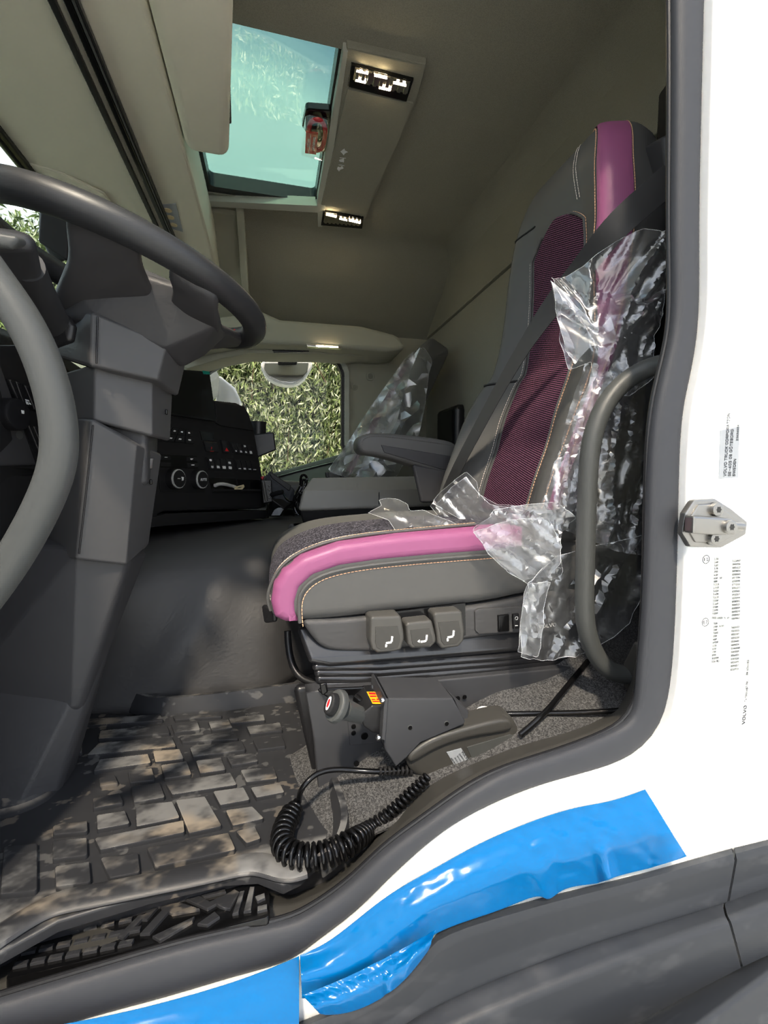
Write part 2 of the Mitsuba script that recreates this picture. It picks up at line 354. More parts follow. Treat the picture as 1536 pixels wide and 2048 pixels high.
# ------------------------------------------------------------------ cab shell
obj('floor', box2((-1.05, .58, -.08), (.93, 2.5, -.014), .004), 'dark_plastic', label='dark cab floor under the rubber mat', cat='floor', kind='structure')
# measured curves of the door opening
SEAL_OUT = [(1402, -60), (1396, 200), (1391, 480), (1388, 650), (1374, 750), (1357, 840), (1348, 1000), (1344, 1150), (1337, 1300), (1327, 1390), (1306, 1455), (1262, 1500), (1190, 1530), (1100, 1555), (1000, 1592), (920, 1632), (858, 1675), (768, 1757), (700, 1822), (630, 1876), (585, 1908), (500, 1935), (350, 1979), (200, 2020), (60, 2062), (-80, 2105), (-250, 2158), (-430, 2214)]
SEAL_IN = [(1345, -60), (1346, 200), (1345, 480), (1344, 640), (1330, 720), (1312, 800), (1301, 900), (1296, 1100), (1290, 1250), (1284, 1330), (1276, 1400), (1250, 1445), (1200, 1475), (1100, 1512), (1000, 1546), (920, 1590), (843, 1645), (768, 1702), (700, 1765), (620, 1822), (565, 1846), (400, 1884), (200, 1940), (0, 2000), (-80, 2026), (-250, 2080), (-430, 2136)]
SO, SI = spl(SEAL_OUT, 160), spl(SEAL_IN, 160)
YD = .50
so = np.array([AY(*q, YD) for q in SO]); si = np.array([AY(*q, YD) for q in SI])
mid = (so+si)/2; hw = np.linalg.norm(so-si, axis=1)/2
t_, A_, B_ = frames(mid, up=(0, 1, 0))
a_ = np.arange(18)*2*np.pi/18
sq = lambda c, k: np.sign(c)*np.abs(c)**k
loops = mid[:, None]+(.011*sq(np.cos(a_), .75))[None, :, None]*A_[:, None]+((hw*1.02)[:, None]*sq(np.sin(a_), .8)[None])[..., None]*B_[:, None]
TR = thing('door_seal', 'thick grey rubber seal running round the driver doorway', 'door seal'); labels[TR]['kind'] = 'structure'
obj('bulb', loft(loops), 'seal_rubber', TR)
lipc = si+np.array([0, .012, 0]); 
obj('lip', tube(si+np.array([0, .006, 0]), .0035, smoothp=False, sides=10), 'black_plastic', TR)
# white body side round the doorway
pan = [tuple(q[[0, 2]]) for q in so]
pl = sg.Polygon([(pan[0][0], 1.75)]+pan+[(-1.2, pan[-1][1]), (-1.2, -.22), (1.5, -.22), (1.5, 1.75)]).buffer(0)
if pl.geom_type != 'Polygon': pl = max(pl.geoms, key=lambda g: g.area)
WN = obj('wall_near', pillow(np.array(pl.exterior.coords)[:-1], XZ, .478, .515, .006, 4), 'white_paint', label='glossy white painted body side of the cab with the door opening', cat='body panel', kind='structure', smooth=50)
obj('header', box2((-1.2, .478, 1.48), (1.5, .60, 1.75), .01), 'white_paint', WN)
obj('front_pillar', box2((-1.2, .478, -.22), (-.62, .56, 1.75), .01), 'white_paint', WN)
obj('front_pillar_trim', box2((-.64, .515, -.1), (-.385, .60, 1.48), .02), 'dark_plastic', WN)
obj('inner_lining', box2((.60, .53, -.1), (.93, .565, 1.7), .004), 'dark_plastic', WN)
obj('header_lining', box2((-1.0, .60, 1.47), (.93, .64, 1.66), .006), 'headliner', WN)
for x, y in ((1440, 1678), (1497, 1664)):
    c = AY(x, y, .477); d = trimesh.creation.icosphere(subdivisions=2); d.apply_scale([.0035, .0016, .0035]); d.apply_translation(c)
    obj('rivet', d, 'white_paint', WN, smooth=True)
# ceiling with the hatch opening
HZ = 1.60
ha, hb, hc = AZ(690, 100, HZ), AZ(633, 412, HZ), AZ(404, 388, HZ)
HX1 = (ha[0]+hb[0])/2; HX0 = hc[0]; HY0, HY1 = ha[1], (hb[1]+hc[1])/2
hole = sg.box(HX0, HY0, HX1, HY1)
cg = sg.Polygon([(-.78, .5), (.80, .5), (.80, 2.0), (-.78, 2.0)], [list(hole.exterior.coords)[:-1]])
cm = trimesh.creation.extrude_polygon(cg, .05, engine='earcut'); cm.apply_translation([0, 0, HZ])
CE = obj('ceiling', cm, 'headliner', label='grey beige fabric headliner of the cab roof', cat='ceiling', kind='structure')
prof = np.array([(2.0, 1.60), (2.03, 1.598), (2.06, 1.588), (2.10, 1.565), (2.2, 1.495), (2.32, 1.415), (2.42, 1.35), (2.50, 1.29)])
obj('side_slope', sheet([[(x, y, z) for y, z in spl(prof, 24)] for x in (-.78, 0, .80, .93)], .04), 'headliner', CE)
cv = np.array([(.80+.08*math.sin(a), 1.52+.08*math.cos(a)) for a in np.linspace(0, math.pi/2, 10)])
obj('rear_cove', sheet([[(x, y, z) for x, z in cv] for y in (.5, 1.2, 2.55)], -.03), 'headliner', CE)
CR = AZ(1330, 250, 1.31); XB = .885
WB = obj('wall_back', box2((XB, .5, -.1), (.95, 2.55, 1.304), .004), 'headliner', label='beige grey upholstered rear wall of the cab', cat='wall', kind='structure')
obj('upper_panel', box2((XB-.006, .5, 1.312), (.95, 2.55, 1.54), .004), 'headliner', WB)
obj('rear_pad', box2((XB-.03, 1.95, .42), (XB+.01, 2.2, .86), .03), 'black_plastic', WB)
# passenger side wall with its window
YW = 2.48
WIN = [(690, 908), (683, 890), (683, 748), (675, 729), (657, 722), (560, 718), (490, 720), (455, 727), (425, 742), (395, 765), (360, 800), (330, 850), (310, 900), (300, 960), (330, 985), (560, 948)]
wl = rnd(pxloop(WIN, YW), .03); wg = sg.Polygon(wl)
def ring(g, a, b, y0, y1, r=None):
    q = g.buffer(b).difference(g.buffer(a)); m = trimesh.creation.extrude_polygon(q, abs(y1-y0), engine='earcut')
    v = m.vertices.copy(); m.vertices = np.stack([v[:, 0], max(y0, y1)-v[:, 2], v[:, 1]], 1); trimesh.repair.fix_normals(m); return m
wall = sg.box(-1.05, -.1, .95, 1.40).difference(wg.buffer(.012))
m = trimesh.creation.extrude_polygon(wall, .06, engine='earcut'); v = m.vertices.copy(); m.vertices = np.stack([v[:, 0], YW+.06-v[:, 2], v[:, 1]], 1); trimesh.repair.fix_normals(m)
WF = obj('wall_far', m, 'mid_trim', label='beige lined passenger side wall with a side window', cat='wall', kind='structure')
W1 = thing('window_1', 'passenger side window with pale frame and a green bush beyond', 'window'); labels[W1]['kind'] = 'structure'
obj('frame', ring(wg, .014, .040, YW-.022, YW+.03), 'pale_trim', W1)
obj('gasket', ring(wg, -.002, .016, YW-.012, YW+.03), 'black_plastic', W1)
g = wg.buffer(.004); v, f = trimesh.creation.triangulate_polygon(g, engine='earcut')
obj('pane', trimesh.Trimesh(np.stack([v[:, 0], v[:, 0]*0+YW+.02, v[:, 1]], 1), f, process=False), 'window_glass', W1, smooth=False)
DT = obj('door_1', hpx([(700, 905, YW-.03), (560, 945, YW-.03), (420, 985, YW-.03), (705, 1040, YW-.03), (400, 1060, YW-.03), (700, 905, YW), (420, 985, YW), (705, 1040, YW), (400, 1060, YW)], .006), 'bar_plastic', label='grey inner trim of the passenger door below its window', cat='door trim', kind='structure')
obj('sill_strip', tube([AY(694, 918, YW-.035), AY(620, 936, YW-.035), AY(560, 952, YW-.035), AY(420, 992, YW-.035)], .008), 'black_plastic', DT)
for x, y, r in ((740, 753, .024), (709, 774, .018)):
    c = AY(x, y, YW); an = np.arange(28)*2*np.pi/28
    obj('plug', pillow(c[[0, 2]]+r*np.stack([np.cos(an), np.sin(an)], 1), XZ, YW-.008, YW+.004, .003), 'mid_trim', WF)
    obj('plug_centre', pillow(c[[0, 2]]+r*.62*np.stack([np.cos(an), np.sin(an)], 1), XZ, YW-.0105, YW+.004, .002), 'headliner', WF)
# the locker over the passenger window
LK = thing('side_locker', 'beige roof locker above the passenger window with a small lit lamp', 'locker')
top = [(525, 622), (560, 638), (724, 651), (793, 669), (810, 688), (808, 698), (780, 703), (685, 696), (615, 690), (482, 686), (400, 700), (365, 712), (380, 640)]
obj('front', pxslab(top, 2.20, 2.46, .02, n=110), 'mid_trim', LK, smooth=50)
low = [(790, 707), (700, 712), (640, 708), (500, 706), (440, 718), (372, 738), (362, 726), (430, 702), (485, 690), (620, 694), (700, 700), (790, 704)]
obj('lower_lip', pxslab(low, 2.30, 2.47, .004, n=110), 'mid_trim', LK)
obj('slot', pxslab([(545, 700), (620, 698), (618, 703), (548, 705)], 2.295, 2.32, .002), 'black_plastic', LK)
obj('lamp_bezel', pxslab([(613, 687), (682, 692), (684, 697), (615, 693)], 2.195, 2.22, .002), 'lamp_reflector', LK)
obj('lamp_lens', pxslab([(632, 690), (676, 692.5), (677, 695.5), (633, 693.5)], 2.192, 2.2, .001), 'pale_sticker', LK)
scene[LK+'__lamp_lens']['emitter'] = {'type': 'area', 'radiance': rgb([7, 5.4, 3.4])}
# partition on the front half of the side slope
PT = thing('side_partition', 'upright beige partition at the front end of the roof slope beside the hatch', 'partition')
xp = -.09
obj('board', pillow(np.array([(1.93, 1.598), (2.30, 1.30), (2.46, 1.30), (2.46, 1.50), (2.1, 1.598)]), lambda a, b, d: np.array([d, a, b]), xp-.03, xp, .004), 'mid_trim', PT)
obj('panel', sheet([[(x, y-.02, z-.02) for y, z in spl(prof, 16)] for x in (-.7, xp-.02)], .02), 'mid_trim', PT)

# ------------------------------------------------------------------ roof hatch
HT = thing('roof_hatch', 'tinted green glass roof hatch in a black frame', 'roof hatch')
inn = sg.box(HX0+.035, HY0-.01, HX1-.012, HY1-.035)
fr = sg.box(HX0, HY0-.012, HX1, HY1).difference(inn.buffer(-.02).buffer(.02))
m = trimesh.creation.extrude_polygon(fr, .05, engine='earcut'); m.apply_translation([0, 0, HZ+.004]); obj('frame', m, 'black_plastic', HT)
obj('glass', trimesh.Trimesh([(HX0-.02, HY0-.03, HZ+.045), (HX1+.02, HY0-.03, HZ+.045), (HX1+.02, HY1+.02, HZ+.045), (HX0-.02, HY1+.02, HZ+.045)], [[0, 1, 2], [0, 2, 3]], process=False), 'hatch_tint', HT, smooth=False)
RP = Plane((0, 1.5, HZ-.018), (0, 0, -1), up=(0, 1, 0))
obj('edge_trim', RP.quad([(686, 100), (696, 101), (645, 452), (636, 452), (634, 400)], .004, -.03, .002), 'pale_trim', HT)
obj('edge_trim', RP.quad([(412, 400), (640, 410), (640, 424), (412, 411)], .004, -.03, .002), 'pale_trim', HT)
ER = thing('emergency_handle', 'red emergency exit handle under a clear plastic cover on the hatch edge', 'emergency handle')
obj('backing', RP.quad([(612, 226), (666, 230), (654, 312), (640, 312), (604, 262)], -.012, -.03, .003, rc=.012), 'gloss_black', ER)
obj('loop', tube([RP.at(x, y, .004) for x, y in ((618, 256), (624, 240), (640, 238), (650, 255), (648, 280), (640, 296), (626, 296), (618, 280))], .007, n=48, closed=True), 'red_plastic', ER)
obj('tag', RP.quad([(612, 254), (636, 257), (632, 299), (610, 296)], .016, .010, .001), 'red_plastic', ER)
obj('print', [RP.text('EMERGENCY EXIT', 627.5, 277, .0065, .0165, math.pi/2*1.0, True, True, .75), RP.text('GLASS HAMMER', 616.5, 275, .0045, .0165, math.pi/2, False, True, .75),
     RP.quad([(621, 258), (622, 258), (618, 297), (617, 297)], .0168, .0160, .0001)], 'print_white', ER, smooth=False)
cov = RP.quad([(611, 236), (619, 233), (659, 240), (653, 303), (643, 306), (603, 294), (601, 288)], .028, -.005, .006)
obj('cover', cov, 'clear_plastic', ER)
# ------------------------------------------------------------------ console at the rear edge of the hatch
RC = thing('roof_console', 'long grey beige ceiling console with two lit lamps beside the hatch', 'ceiling console')
obj('body', RP.quad([(694, 95), (852, 131), (838, 190), (727, 449), (722, 461), (637, 453)], .0, -.04, .006), 'headliner', RC)
obj('cover_panel', RP.quad([(695, 174), (826, 204), (800, 275), (731, 423), (642, 407), (655, 345)], .006, -.01, .004), 'headliner', RC)
def roof_lamp(quad, spots, black):
    L = uniq(RC+'__lamp')
    q = np.array(quad, float); c = q.mean(0)
    obj('lamp', RP.quad(quad, .008, -.01, .002), 'gloss_black', RC)
    obj('reflector', RP.quad(black, .010, .004, .0015), 'lamp_reflector', L)
    b = np.array(black, float)
    for k in range(9):
        u = (k+.5)/9; p = b[0]*(1-u)+b[1]*u; r = b[3]*(1-u)+b[2]*u; e = (b[1]-b[0])*.03
        obj('reflector_rib', RP.quad([p-e, p+e, r+e, r-e], .0135, .009, .001), 'lamp_reflector', L)
    for x, y, s in spots:
        k = obj('light_strip', RP.quad([(x-13*s, y-5*s), (x+13*s, y+1*s), (x+12*s, y+5*s), (x-14*s, y-1*s)], .015, .012, .0006), 'pale_sticker', L)
        scene[k]['emitter'] = WARM
    cv = RP.quad(quad, .0175, .0165, .0002)
roof_lamp([(703, 124), (827, 155), (813, 198), (696, 168)], [(725, 133, .9), (762, 142, 1), (800, 157, 1), (722, 152, .8), (770, 167, .9)], [(710, 127), (821, 156), (815, 180), (706, 152)])
roof_lamp([(646, 419), (727, 433), (724, 454), (642, 447)], [(663, 424, .8), (687, 432, .6), (710, 436, .9)], [(650, 421), (722, 434), (720, 446), (647, 440)])
pict = [RP.quad([(681, 299), (689, 293), (690, 297), (696, 300), (689, 303), (688, 307)], .0066, .006, .0001), RP.quad([(679, 311), (692, 312), (692, 313), (679, 312)], .0066, .006, .0001),
        RP.quad([(678, 316), (688, 313), (688, 321), (679, 319)], .0066, .006, .0001), RP.quad([(677, 325), (689, 327), (689, 328), (677, 326)], .0066, .006, .0001),
        RP.quad([(676, 329), (680, 331), (684, 328), (687, 333), (681, 335), (678, 339), (674, 334)], .0066, .006, .0001)]
obj('pictogram', pict, 'print_white', RC, smooth=False)

# ------------------------------------------------------------------ front: windscreen, overhead shelf, rails
W2 = thing('window_2', 'windscreen glass in its black border', 'windscreen'); labels[W2]['kind'] = 'structure'
obj('pane', sheet([[(-.66, y, 1.40), (-.99, y, .62)] for y in np.linspace(.56, 2.46, 4)]), 'green_glass', W2, smooth=False)
obj('border', [tube([(-.655, .56, 1.385), (-.655, 2.46, 1.385)], .018, smoothp=False), tube([(-.985, .56, .66), (-.985, 2.46, .66)], .02, smoothp=False)], 'gloss_black', W2)
obj('pillar', [hullr([(-.66, .58, 1.4), (-.66, .62, 1.4), (-.98, .58, .6), (-.98, .62, .6)], .02)], 'beige_trim', W2)
obj('pillar', [hullr([(-.62, 2.42, 1.4), (-.5, 2.47, 1.4), (-.98, 2.42, .6), (-.9, 2.47, .6)], .02)], 'beige_trim', W2)
obj('wall_front', box2((-1.08, .56, -.1), (-1.0, 2.5, .62), .01), 'dark_plastic', label='front bulkhead of the cab below the windscreen', cat='wall', kind='structure')
SH = thing('overhead_shelf', 'wide beige overhead shelf across the front of the cab above the windscreen', 'overhead shelf')
SHZ = 1.42
obj('body', hullr([(-.655, .60, 1.40), (-.655, 2.42, 1.40), (-.225, .60, SHZ), (-.225, 2.30, SHZ), (-.225, .60, 1.58), (-.225, 2.30, 1.58), (-.655, .60, 1.58), (-.655, 2.42, 1.58)], .012, 2), 'beige_trim', SH)
seam = AZ(0, 245, 1.40), AZ(215, 290, 1.40)
obj('seam', tube([(x, y, SHZ-.0155-.0085*(-.225-x)/.2*.0) for x, y in ((-.62, 1.02), (-.40, 1.02))], .0012, smoothp=False), 'dark_plastic', SH)
SP = Plane((0, 1.5, SHZ-.014), (0, 0, -1), up=(0, 1, 0))
L = obj('lamp', SP.quad([(322, 407), (352, 406), (366, 462), (340, 455)], .004, -.01, .002), 'pale_sticker', SH)
for x, y in ((336, 418), (341, 432), (347, 447)): obj('lamp_cell', SP.disc(x, y, .012, .006, .003, .001, 16), 'cream_tag', L)
OB = thing('overhead_locker', 'beige overhead locker with rounded lower corner hanging above the steering wheel', 'overhead locker')
rx = AZ(470, 0, 1.40), AZ(462, 322, 1.40)
obj('body', hullr([(-.182, .62, 1.425), (rx[0][0]-.03, .62, 1.425), (rx[0][0]-.03, rx[0][1], 1.425), (rx[1][0]-.03, rx[1][1]-.03, 1.425), (-.182, rx[1][1]-.03, 1.425)]+
    [(-.182, .62, 1.565), (rx[0][0]-.03, .62, 1.565), (rx[0][0]-.03, rx[0][1], 1.565), (rx[1][0]-.03, rx[1][1]-.03, 1.565), (-.182, rx[1][1]-.03, 1.565)], .028, 2), 'beige_trim', OB, smooth=50)
obj('rear_lid', hullr([(rx[0][0]+.004, .64, 1.46), (rx[0][0]+.004, .64, 1.55), (rx[1][0]+.004, rx[1][1]-.06, 1.46), (rx[1][0]+.004, rx[1][1]-.06, 1.55)], .004), 'dark_plastic', OB)
for nm, px0, w, m, dz in (('curtain_rail', 107, .0065, 'black_plastic', .016), ('curtain_rail', 140, .0065, 'gloss_black', .022), ('curtain_rail', 151, .0025, 'bar_plastic', .020), ('curtain_rail', 158, .0025, 'black_plastic', .017)):
    x = AZ(px0, 0, SHZ-.02)[0]
    lab = {107: 'front black curtain rail under the overhead shelf', 140: 'widest glossy black curtain rail under the overhead shelf', 151: 'thin grey curtain rail beside the glossy one', 158: 'rearmost thin black curtain rail against the overhead locker'}[px0]
    obj(nm, box2((x-w, .62, SHZ-.020-dz*.8), (x+w, 2.32, SHZ-.020), .002), m, label=lab, cat='curtain rail')
obj('sun_visor', hullr([AZ(45, 322, 1.39), AZ(120, 345, 1.39), AZ(205, 385, 1.39), AZ(230, 420, 1.39), AZ(80, 356, 1.39)], .005), 'beige_trim', label='folded beige sun visor against the shelf behind the wheel rim', cat='sun visor')
WC = thing('windscreen_camera', 'dark grey camera housing at the windscreen seen through the steering wheel', 'camera housing')
obj('housing', hpx([(88, 425, 1.25), (134, 430, 1.25), (132, 516, 1.25), (100, 480, 1.25), (84, 482, 1.25), (84, 425, 1.36), (134, 425, 1.36), (126, 505, 1.36)], .006), 'dash_plastic', WC)
obj('foot', hpx([(90, 484, 1.28), (112, 484, 1.28), (130, 515, 1.28), (110, 525, 1.28), (90, 484, 1.36), (130, 515, 1.36)], .005), 'bar_plastic', WC)

# ------------------------------------------------------------------ the driver door, swung open at the front of the doorway
D2 = thing('door_2', 'open driver door swung out in front of the doorway', 'door'); labels[D2]['kind'] = 'structure'
obj('panel', box2((-.735, -.62, -.30), (-.66, .44, .60), .02), 'white_paint', D2)
obj('trim', box2((-.66, -.60, -.25), (-.625, .42, .585), .015), 'dark_plastic', D2)
obj('frame', [box2((-.72, -.62, .59), (-.67, -.56, 1.42), .01), box2((-.72, .38, .59), (-.67, .44, 1.42), .01), box2((-.72, -.62, 1.37), (-.67, .44, 1.43), .01)], 'black_plastic', D2)
obj('pane', trimesh.Trimesh([(-.695, -.57, .58), (-.695, .39, .58), (-.695, .39, 1.39), (-.695, -.57, 1.39)], [[0, 1, 2], [0, 2, 3]], process=False), 'window_glass', D2, smooth=False)
# ------------------------------------------------------------------ engine tunnel
prof = spl([(1.055, -.012), (1.065, .05), (1.085, .18), (1.11, .28), (1.15, .325), (1.22, .346), (1.4, .35), (2.46, .35)], 60)
def tun(x, y, z):
    g = lambda c, s, v: math.exp(-((v-c)/s)**2)
    side = 1 if y < 1.3 else 0
    b = .055*(1/(1+math.exp((x+.27)/.035)))*g(.27, .13, z)+.03*(1/(1+math.exp((x+.62)/.05)))
    b -= .035*(1/(1+math.exp(-(x+.10)/.02)))*(1/(1+math.exp(-(z-.20)/.02)))*(1/(1+math.exp((x-.4)/.05)))
    b += .03*g(-.22+.5*(z-.1), .06, x)*g(.12, .1, z)
    return -b*side+.11/(1+math.exp(-(x-.03)/.02))*max(0, min(1, (1.5-y)/.2))
xs = np.linspace(-.985, .865, 110)
obj('engine_tunnel', sheet([[(x, y+tun(x, y, z), z) for y, z in prof] for x in xs], -.02), 'tunnel_rubber',
    label='dark grey rubber covered engine tunnel rising beside the footwell', cat='engine tunnel', smooth=True)
# ------------------------------------------------------------------ floor mat with raised blocks
FM = thing('floor_mat', 'dusty black rubber floor mat with raised blocks in the driver footwell', 'floor mat')
mo = [(-420, 1560), (-100, 1440), (150, 1424), (300, 1432), (420, 1425), (602, 1400), (622, 1480), (648, 1600), (660, 1660), (640, 1715), (600, 1752), (566, 1768), (515, 1748), (450, 1752), (300, 1787), (115, 1842), (0, 1905), (-500, 2150)]
ml = np.array([AZ(x, y, 0)[:2] for x, y in mo])
obj('base', pillow(ml, XY, .0, -.014, .004, 3), 'mat_rubber', FM)
def lip(px, h, out):
    q = spl([AZ(x, y, .0) for x, y in px], 50); o = np.asarray(out)
    return sheet([q+np.array([0, 0, -.006]), q+o*.3+np.array([0, 0, h*.35]), q+o*.8+np.array([0, 0, h]), q+o*1.3+np.array([0, 0, h*1.0]), q+o*1.5-np.array([0, 0, .01])], .003)
obj('rear_lip', lip([(-60, 1436), (150, 1424), (245, 1418), (300, 1432), (380, 1430), (480, 1418), (606, 1400)], .035, (0, .018, 0)), 'mat_rubber', FM)
obj('side_lip', lip([(603, 1404), (622, 1480), (648, 1600), (661, 1660), (642, 1716), (600, 1752)], .022, (.020, .0, 0)), 'mat_rubber', FM)
obj('front_ridge', tube([AZ(*q, .003) for q in ((-80, 1925), (0, 1872), (60, 1834), (112, 1809), (180, 1793), (300, 1769), (450, 1738), (520, 1729), (575, 1742), (610, 1735))], .007, n=70, ry=.017, up=(0, 0, 1)), 'mat_rubber', FM)
TILES = [((15, 825), (150, 812), (150, 1005), (0, 1020)), ((210, 800), (348, 790), (352, 862), (210, 880)), ((218, 905), (358, 885), (365, 970), (222, 990)), ((375, 792), (735, 720), (740, 770), (400, 842)), ((540, 662), (690, 645), (722, 712), (545, 748)),
 ((398, 870), (553, 850), (562, 930), (438, 955)), ((585, 830), (915, 770), (945, 840), (620, 910)), ((700, 640), (820, 625), (890, 745), (755, 775)), ((900, 680), (1010, 665), (1060, 715), (930, 745)), ((940, 765), (1020, 745), (1045, 795), (985, 815)),
 ((522, 585), (640, 570), (662, 630), (535, 652)), ((510, 522), (608, 512), (622, 560), (520, 572)), ((642, 500), (748, 485), (768, 540), (658, 555)), ((782, 482), (885, 470), (905, 520), (800, 535)), ((660, 572), (922, 530), (950, 580), (688, 620)),
 ((850, 605), (975, 588), (1002, 640), (880, 662)), ((960, 520), (1095, 505), (1112, 555), (985, 570)), ((400, 477), (592, 455), (606, 492), (372, 526)), ((610, 444), (718, 435), (738, 476), (620, 490)), ((395, 412), (690, 388), (706, 428), (345, 462)),
 ((758, 430), (968, 402), (985, 440), (772, 468)), ((716, 386), (940, 368), (956, 396), (728, 410)), ((400, 362), (668, 340), (682, 374), (392, 396)), ((905, 465), (1015, 452), (1035, 486), (925, 503)), ((985, 346), (1120, 330), (1132, 362), (1000, 378)),
 ((1010, 398), (1130, 384), (1145, 425), (1030, 440)), ((682, 334), (790, 322), (802, 360), (696, 370)), ((832, 326), (915, 318), (932, 352), (846, 362)), ((912, 308), (1055, 298), (1062, 322), (922, 334)), ((370, 632), (480, 612), (496, 652), (372, 675)),
 ((385, 700), (500, 682), (522, 735), (388, 760)), ((395, 552), (460, 540), (475, 575), (400, 585)), ((1000, 590), (1120, 570), (1140, 610), (1025, 632)), ((300, 420), (330, 418), (330, 450), (300, 455)), ((210, 742), (350, 722), (352, 768), (212, 780)), ((320, 318), (640, 296), (655, 322), (318, 345)), ((690, 302), (880, 290), (892, 306), (700, 320))]
for q in TILES:
    L = np.array([AZ(x/2, 1280+y/2, .006)[:2] for x, y in q])
    obj('block', pillow(rnd(L, .003), XY, .007, -.002, .0025, 2), 'mat_rubber', FM)

# ------------------------------------------------------------------ sill trim and tread plate
ST = thing('sill_trim', 'dark olive grey plastic sill trim curving along the doorway', 'sill trim'); 
TI = [(1268, 1296), (1262, 1340), (1246, 1390), (1215, 1420), (1150, 1445), (1047, 1478), (950, 1515), (850, 1566), (770, 1642), (700, 1706), (645, 1748), (595, 1766), (566, 1772), (515, 1756), (440, 1758), (300, 1792), (150, 1830), (105, 1848), (0, 1906), (-80, 1950), (-250, 2030), (-430, 2100)]
ti = spl(TI, 160); sb = spl([(1282, 1296)]+[(x, y) for x, y in SEAL_IN if y > 1320], 160)
I3 = np.array([AY(x, y, .605) for x, y in ti]); O3 = np.array([AY(x, y, .508) for x, y in sb])
w = np.clip((I3[:, 0]+.02)/.12, 0, 1)[:, None]
rows = []
for k, (u, dz) in enumerate(((0, -.10), (0, -.014), (.02, -.010), (.06, -.007), (.3, -.004), (.62, .001), (.72, .001), (.78, -.005), (.88, -.007), (1., -.005))):
    rows.append(I3*(1-u)+O3*u+np.array([0, 0, 1.])*(dz*np.where(dz > -.05, 1, .5+.5*w)))
obj('trim', sheet(rows, .003), 'olive_plastic', ST, smooth=55)
sel = (I3[:, 0] < .02) & (I3[:, 0] > -.42); Q_ = np.vstack([I3[sel], O3[sel]]); qc = Q_.mean(0); nrm = np.linalg.svd(Q_-qc)[2][2]; nrm *= np.sign(nrm[2])
TPn = Plane(qc+nrm*.006, nrm, up=(0, 1, 0))
def rib(c, m='mat_rubber', h=.0045):
    obj('tread_rib', TPn.quad([(x/2, 1280+y/2) for x, y in c], h, -.008, .0015), m, ST)
obj('tread_plate', TPn.quad([(x/2, 1280+y/2) for x, y in ((20, 1362), (110, 1215), (250, 1130), (620, 1062), (985, 965), (1040, 975), (1078, 1010), (1080, 1110), (900, 1155), (300, 1300))], .0012, -.01, .001, .006), 'gloss_black', ST)
for k in range(7):
    x = 130+k*70; y = 1200-k*14; rib(((x, y), (x+52, y-11), (x+47, y+3), (x-6, y+15)))
    rib(((x-38, y+52), (x+18, y+40), (x+10, y+58), (x-46, y+70))); rib(((x-70, y+104), (x-12, y+92), (x-22, y+112), (x-80, y+124)))
for q in (((470, 1200), (560, 1110), (580, 1118), (495, 1208)), ((560, 1190), (660, 1080), (690, 1085), (600, 1188)), ((610, 1200), (780, 1120), (770, 1140), (640, 1218)), ((640, 1080), (720, 1062), (800, 1090), (690, 1110)), ((720, 1040), (790, 1030), (840, 1060), (880, 1040), (900, 1050), (830, 1090)),
          ((790, 1150), (860, 1100), (880, 1120), (830, 1155)), ((850, 1060), (940, 1010), (960, 1022), (920, 1090), (880, 1080)), ((930, 1110), (960, 1020), (980, 1015), (955, 1105)), ((975, 1100), (1000, 1000), (1020, 1000), (1005, 1095)), ((1020, 1040), (1060, 1025), (1062, 1045), (1030, 1060)), ((1030, 1080), (1070, 1070), (1070, 1090), (1030, 1100)),
          ((560, 1130), (620, 1070), (640, 1074), (590, 1132)), ((800, 1030), (900, 1005), (905, 1020), (815, 1042))): rib(q)

# ------------------------------------------------------------------ dashboard
DB = thing('dashboard', 'black truck dashboard with angled centre panel of switches and knobs', 'dashboard')
obj('body', hullr([(-.96, .60, .40), (-.96, .60, .78), (-.52, .60, .46), (-.47, .62, .72), (-.60, .60, .80), (-.52, 1.30, .80), (-.47, 1.30, .42), (-.96, 2.42, .40), (-.96, 2.42, .80), (-.55, 2.42, .78), (-.50, 2.42, .42)], .025, 2), 'dash_plastic', DB)
o = AY(300, 900, 1.25); q = AY(535, 900, 1.78); e = unit([q[0]-o[0], q[1]-o[1], 0])
CS = Plane(o, (e[1], -e[0], 0)); 
obj('centre_panel', CS.quad([(262, 1054), (262, 900), (285, 760), (338, 738), (408, 744), (425, 800), (478, 806), (492, 815), (500, 830), (510, 862), (524, 940), (534, 1000), (534, 1014), (520, 1018), (330, 1024), (318, 1030), (316, 1052)], 0, -.30, .012), 'dash_plastic', DB)
obj('lower_strip', CS.quad([(262, 1060), (262, 1036), (312, 1032), (330, 1027), (536, 1020), (537, 1036), (480, 1041), (330, 1052)], .004, -.30, .004), 'dash_plastic', DB)
obj('screen', CS.quad([(300, 736), (408, 744), (422, 843), (300, 826)], .02, .0, .003), 'screen_black', DB)
obj('screen_glass', CS.quad([(300, 740), (405, 748), (418, 838), (300, 822)], .0215, .019, .001), 'gloss_black', DB)
obj('screen_tab', CS.quad([(392, 742), (406, 744), (407, 750), (394, 749)], .023, .021, .0005), 'green_tab', DB)
obj('speaker_cover', CS.quad([(428, 803), (486, 812), (495, 828), (506, 862), (440, 852), (430, 846)], .006, -.01, .004), 'dash_plastic', DB)
def lerp(Q, u, v):
    Q = np.array(Q, float); return (Q[0]*(1-u)+Q[1]*u)*(1-v)+(Q[3]*(1-u)+Q[2]*u)*v
def sub(Q, u0, u1, v0, v1): return [lerp(Q, u0, v0), lerp(Q, u1, v0), lerp(Q, u1, v1), lerp(Q, u0, v1)]
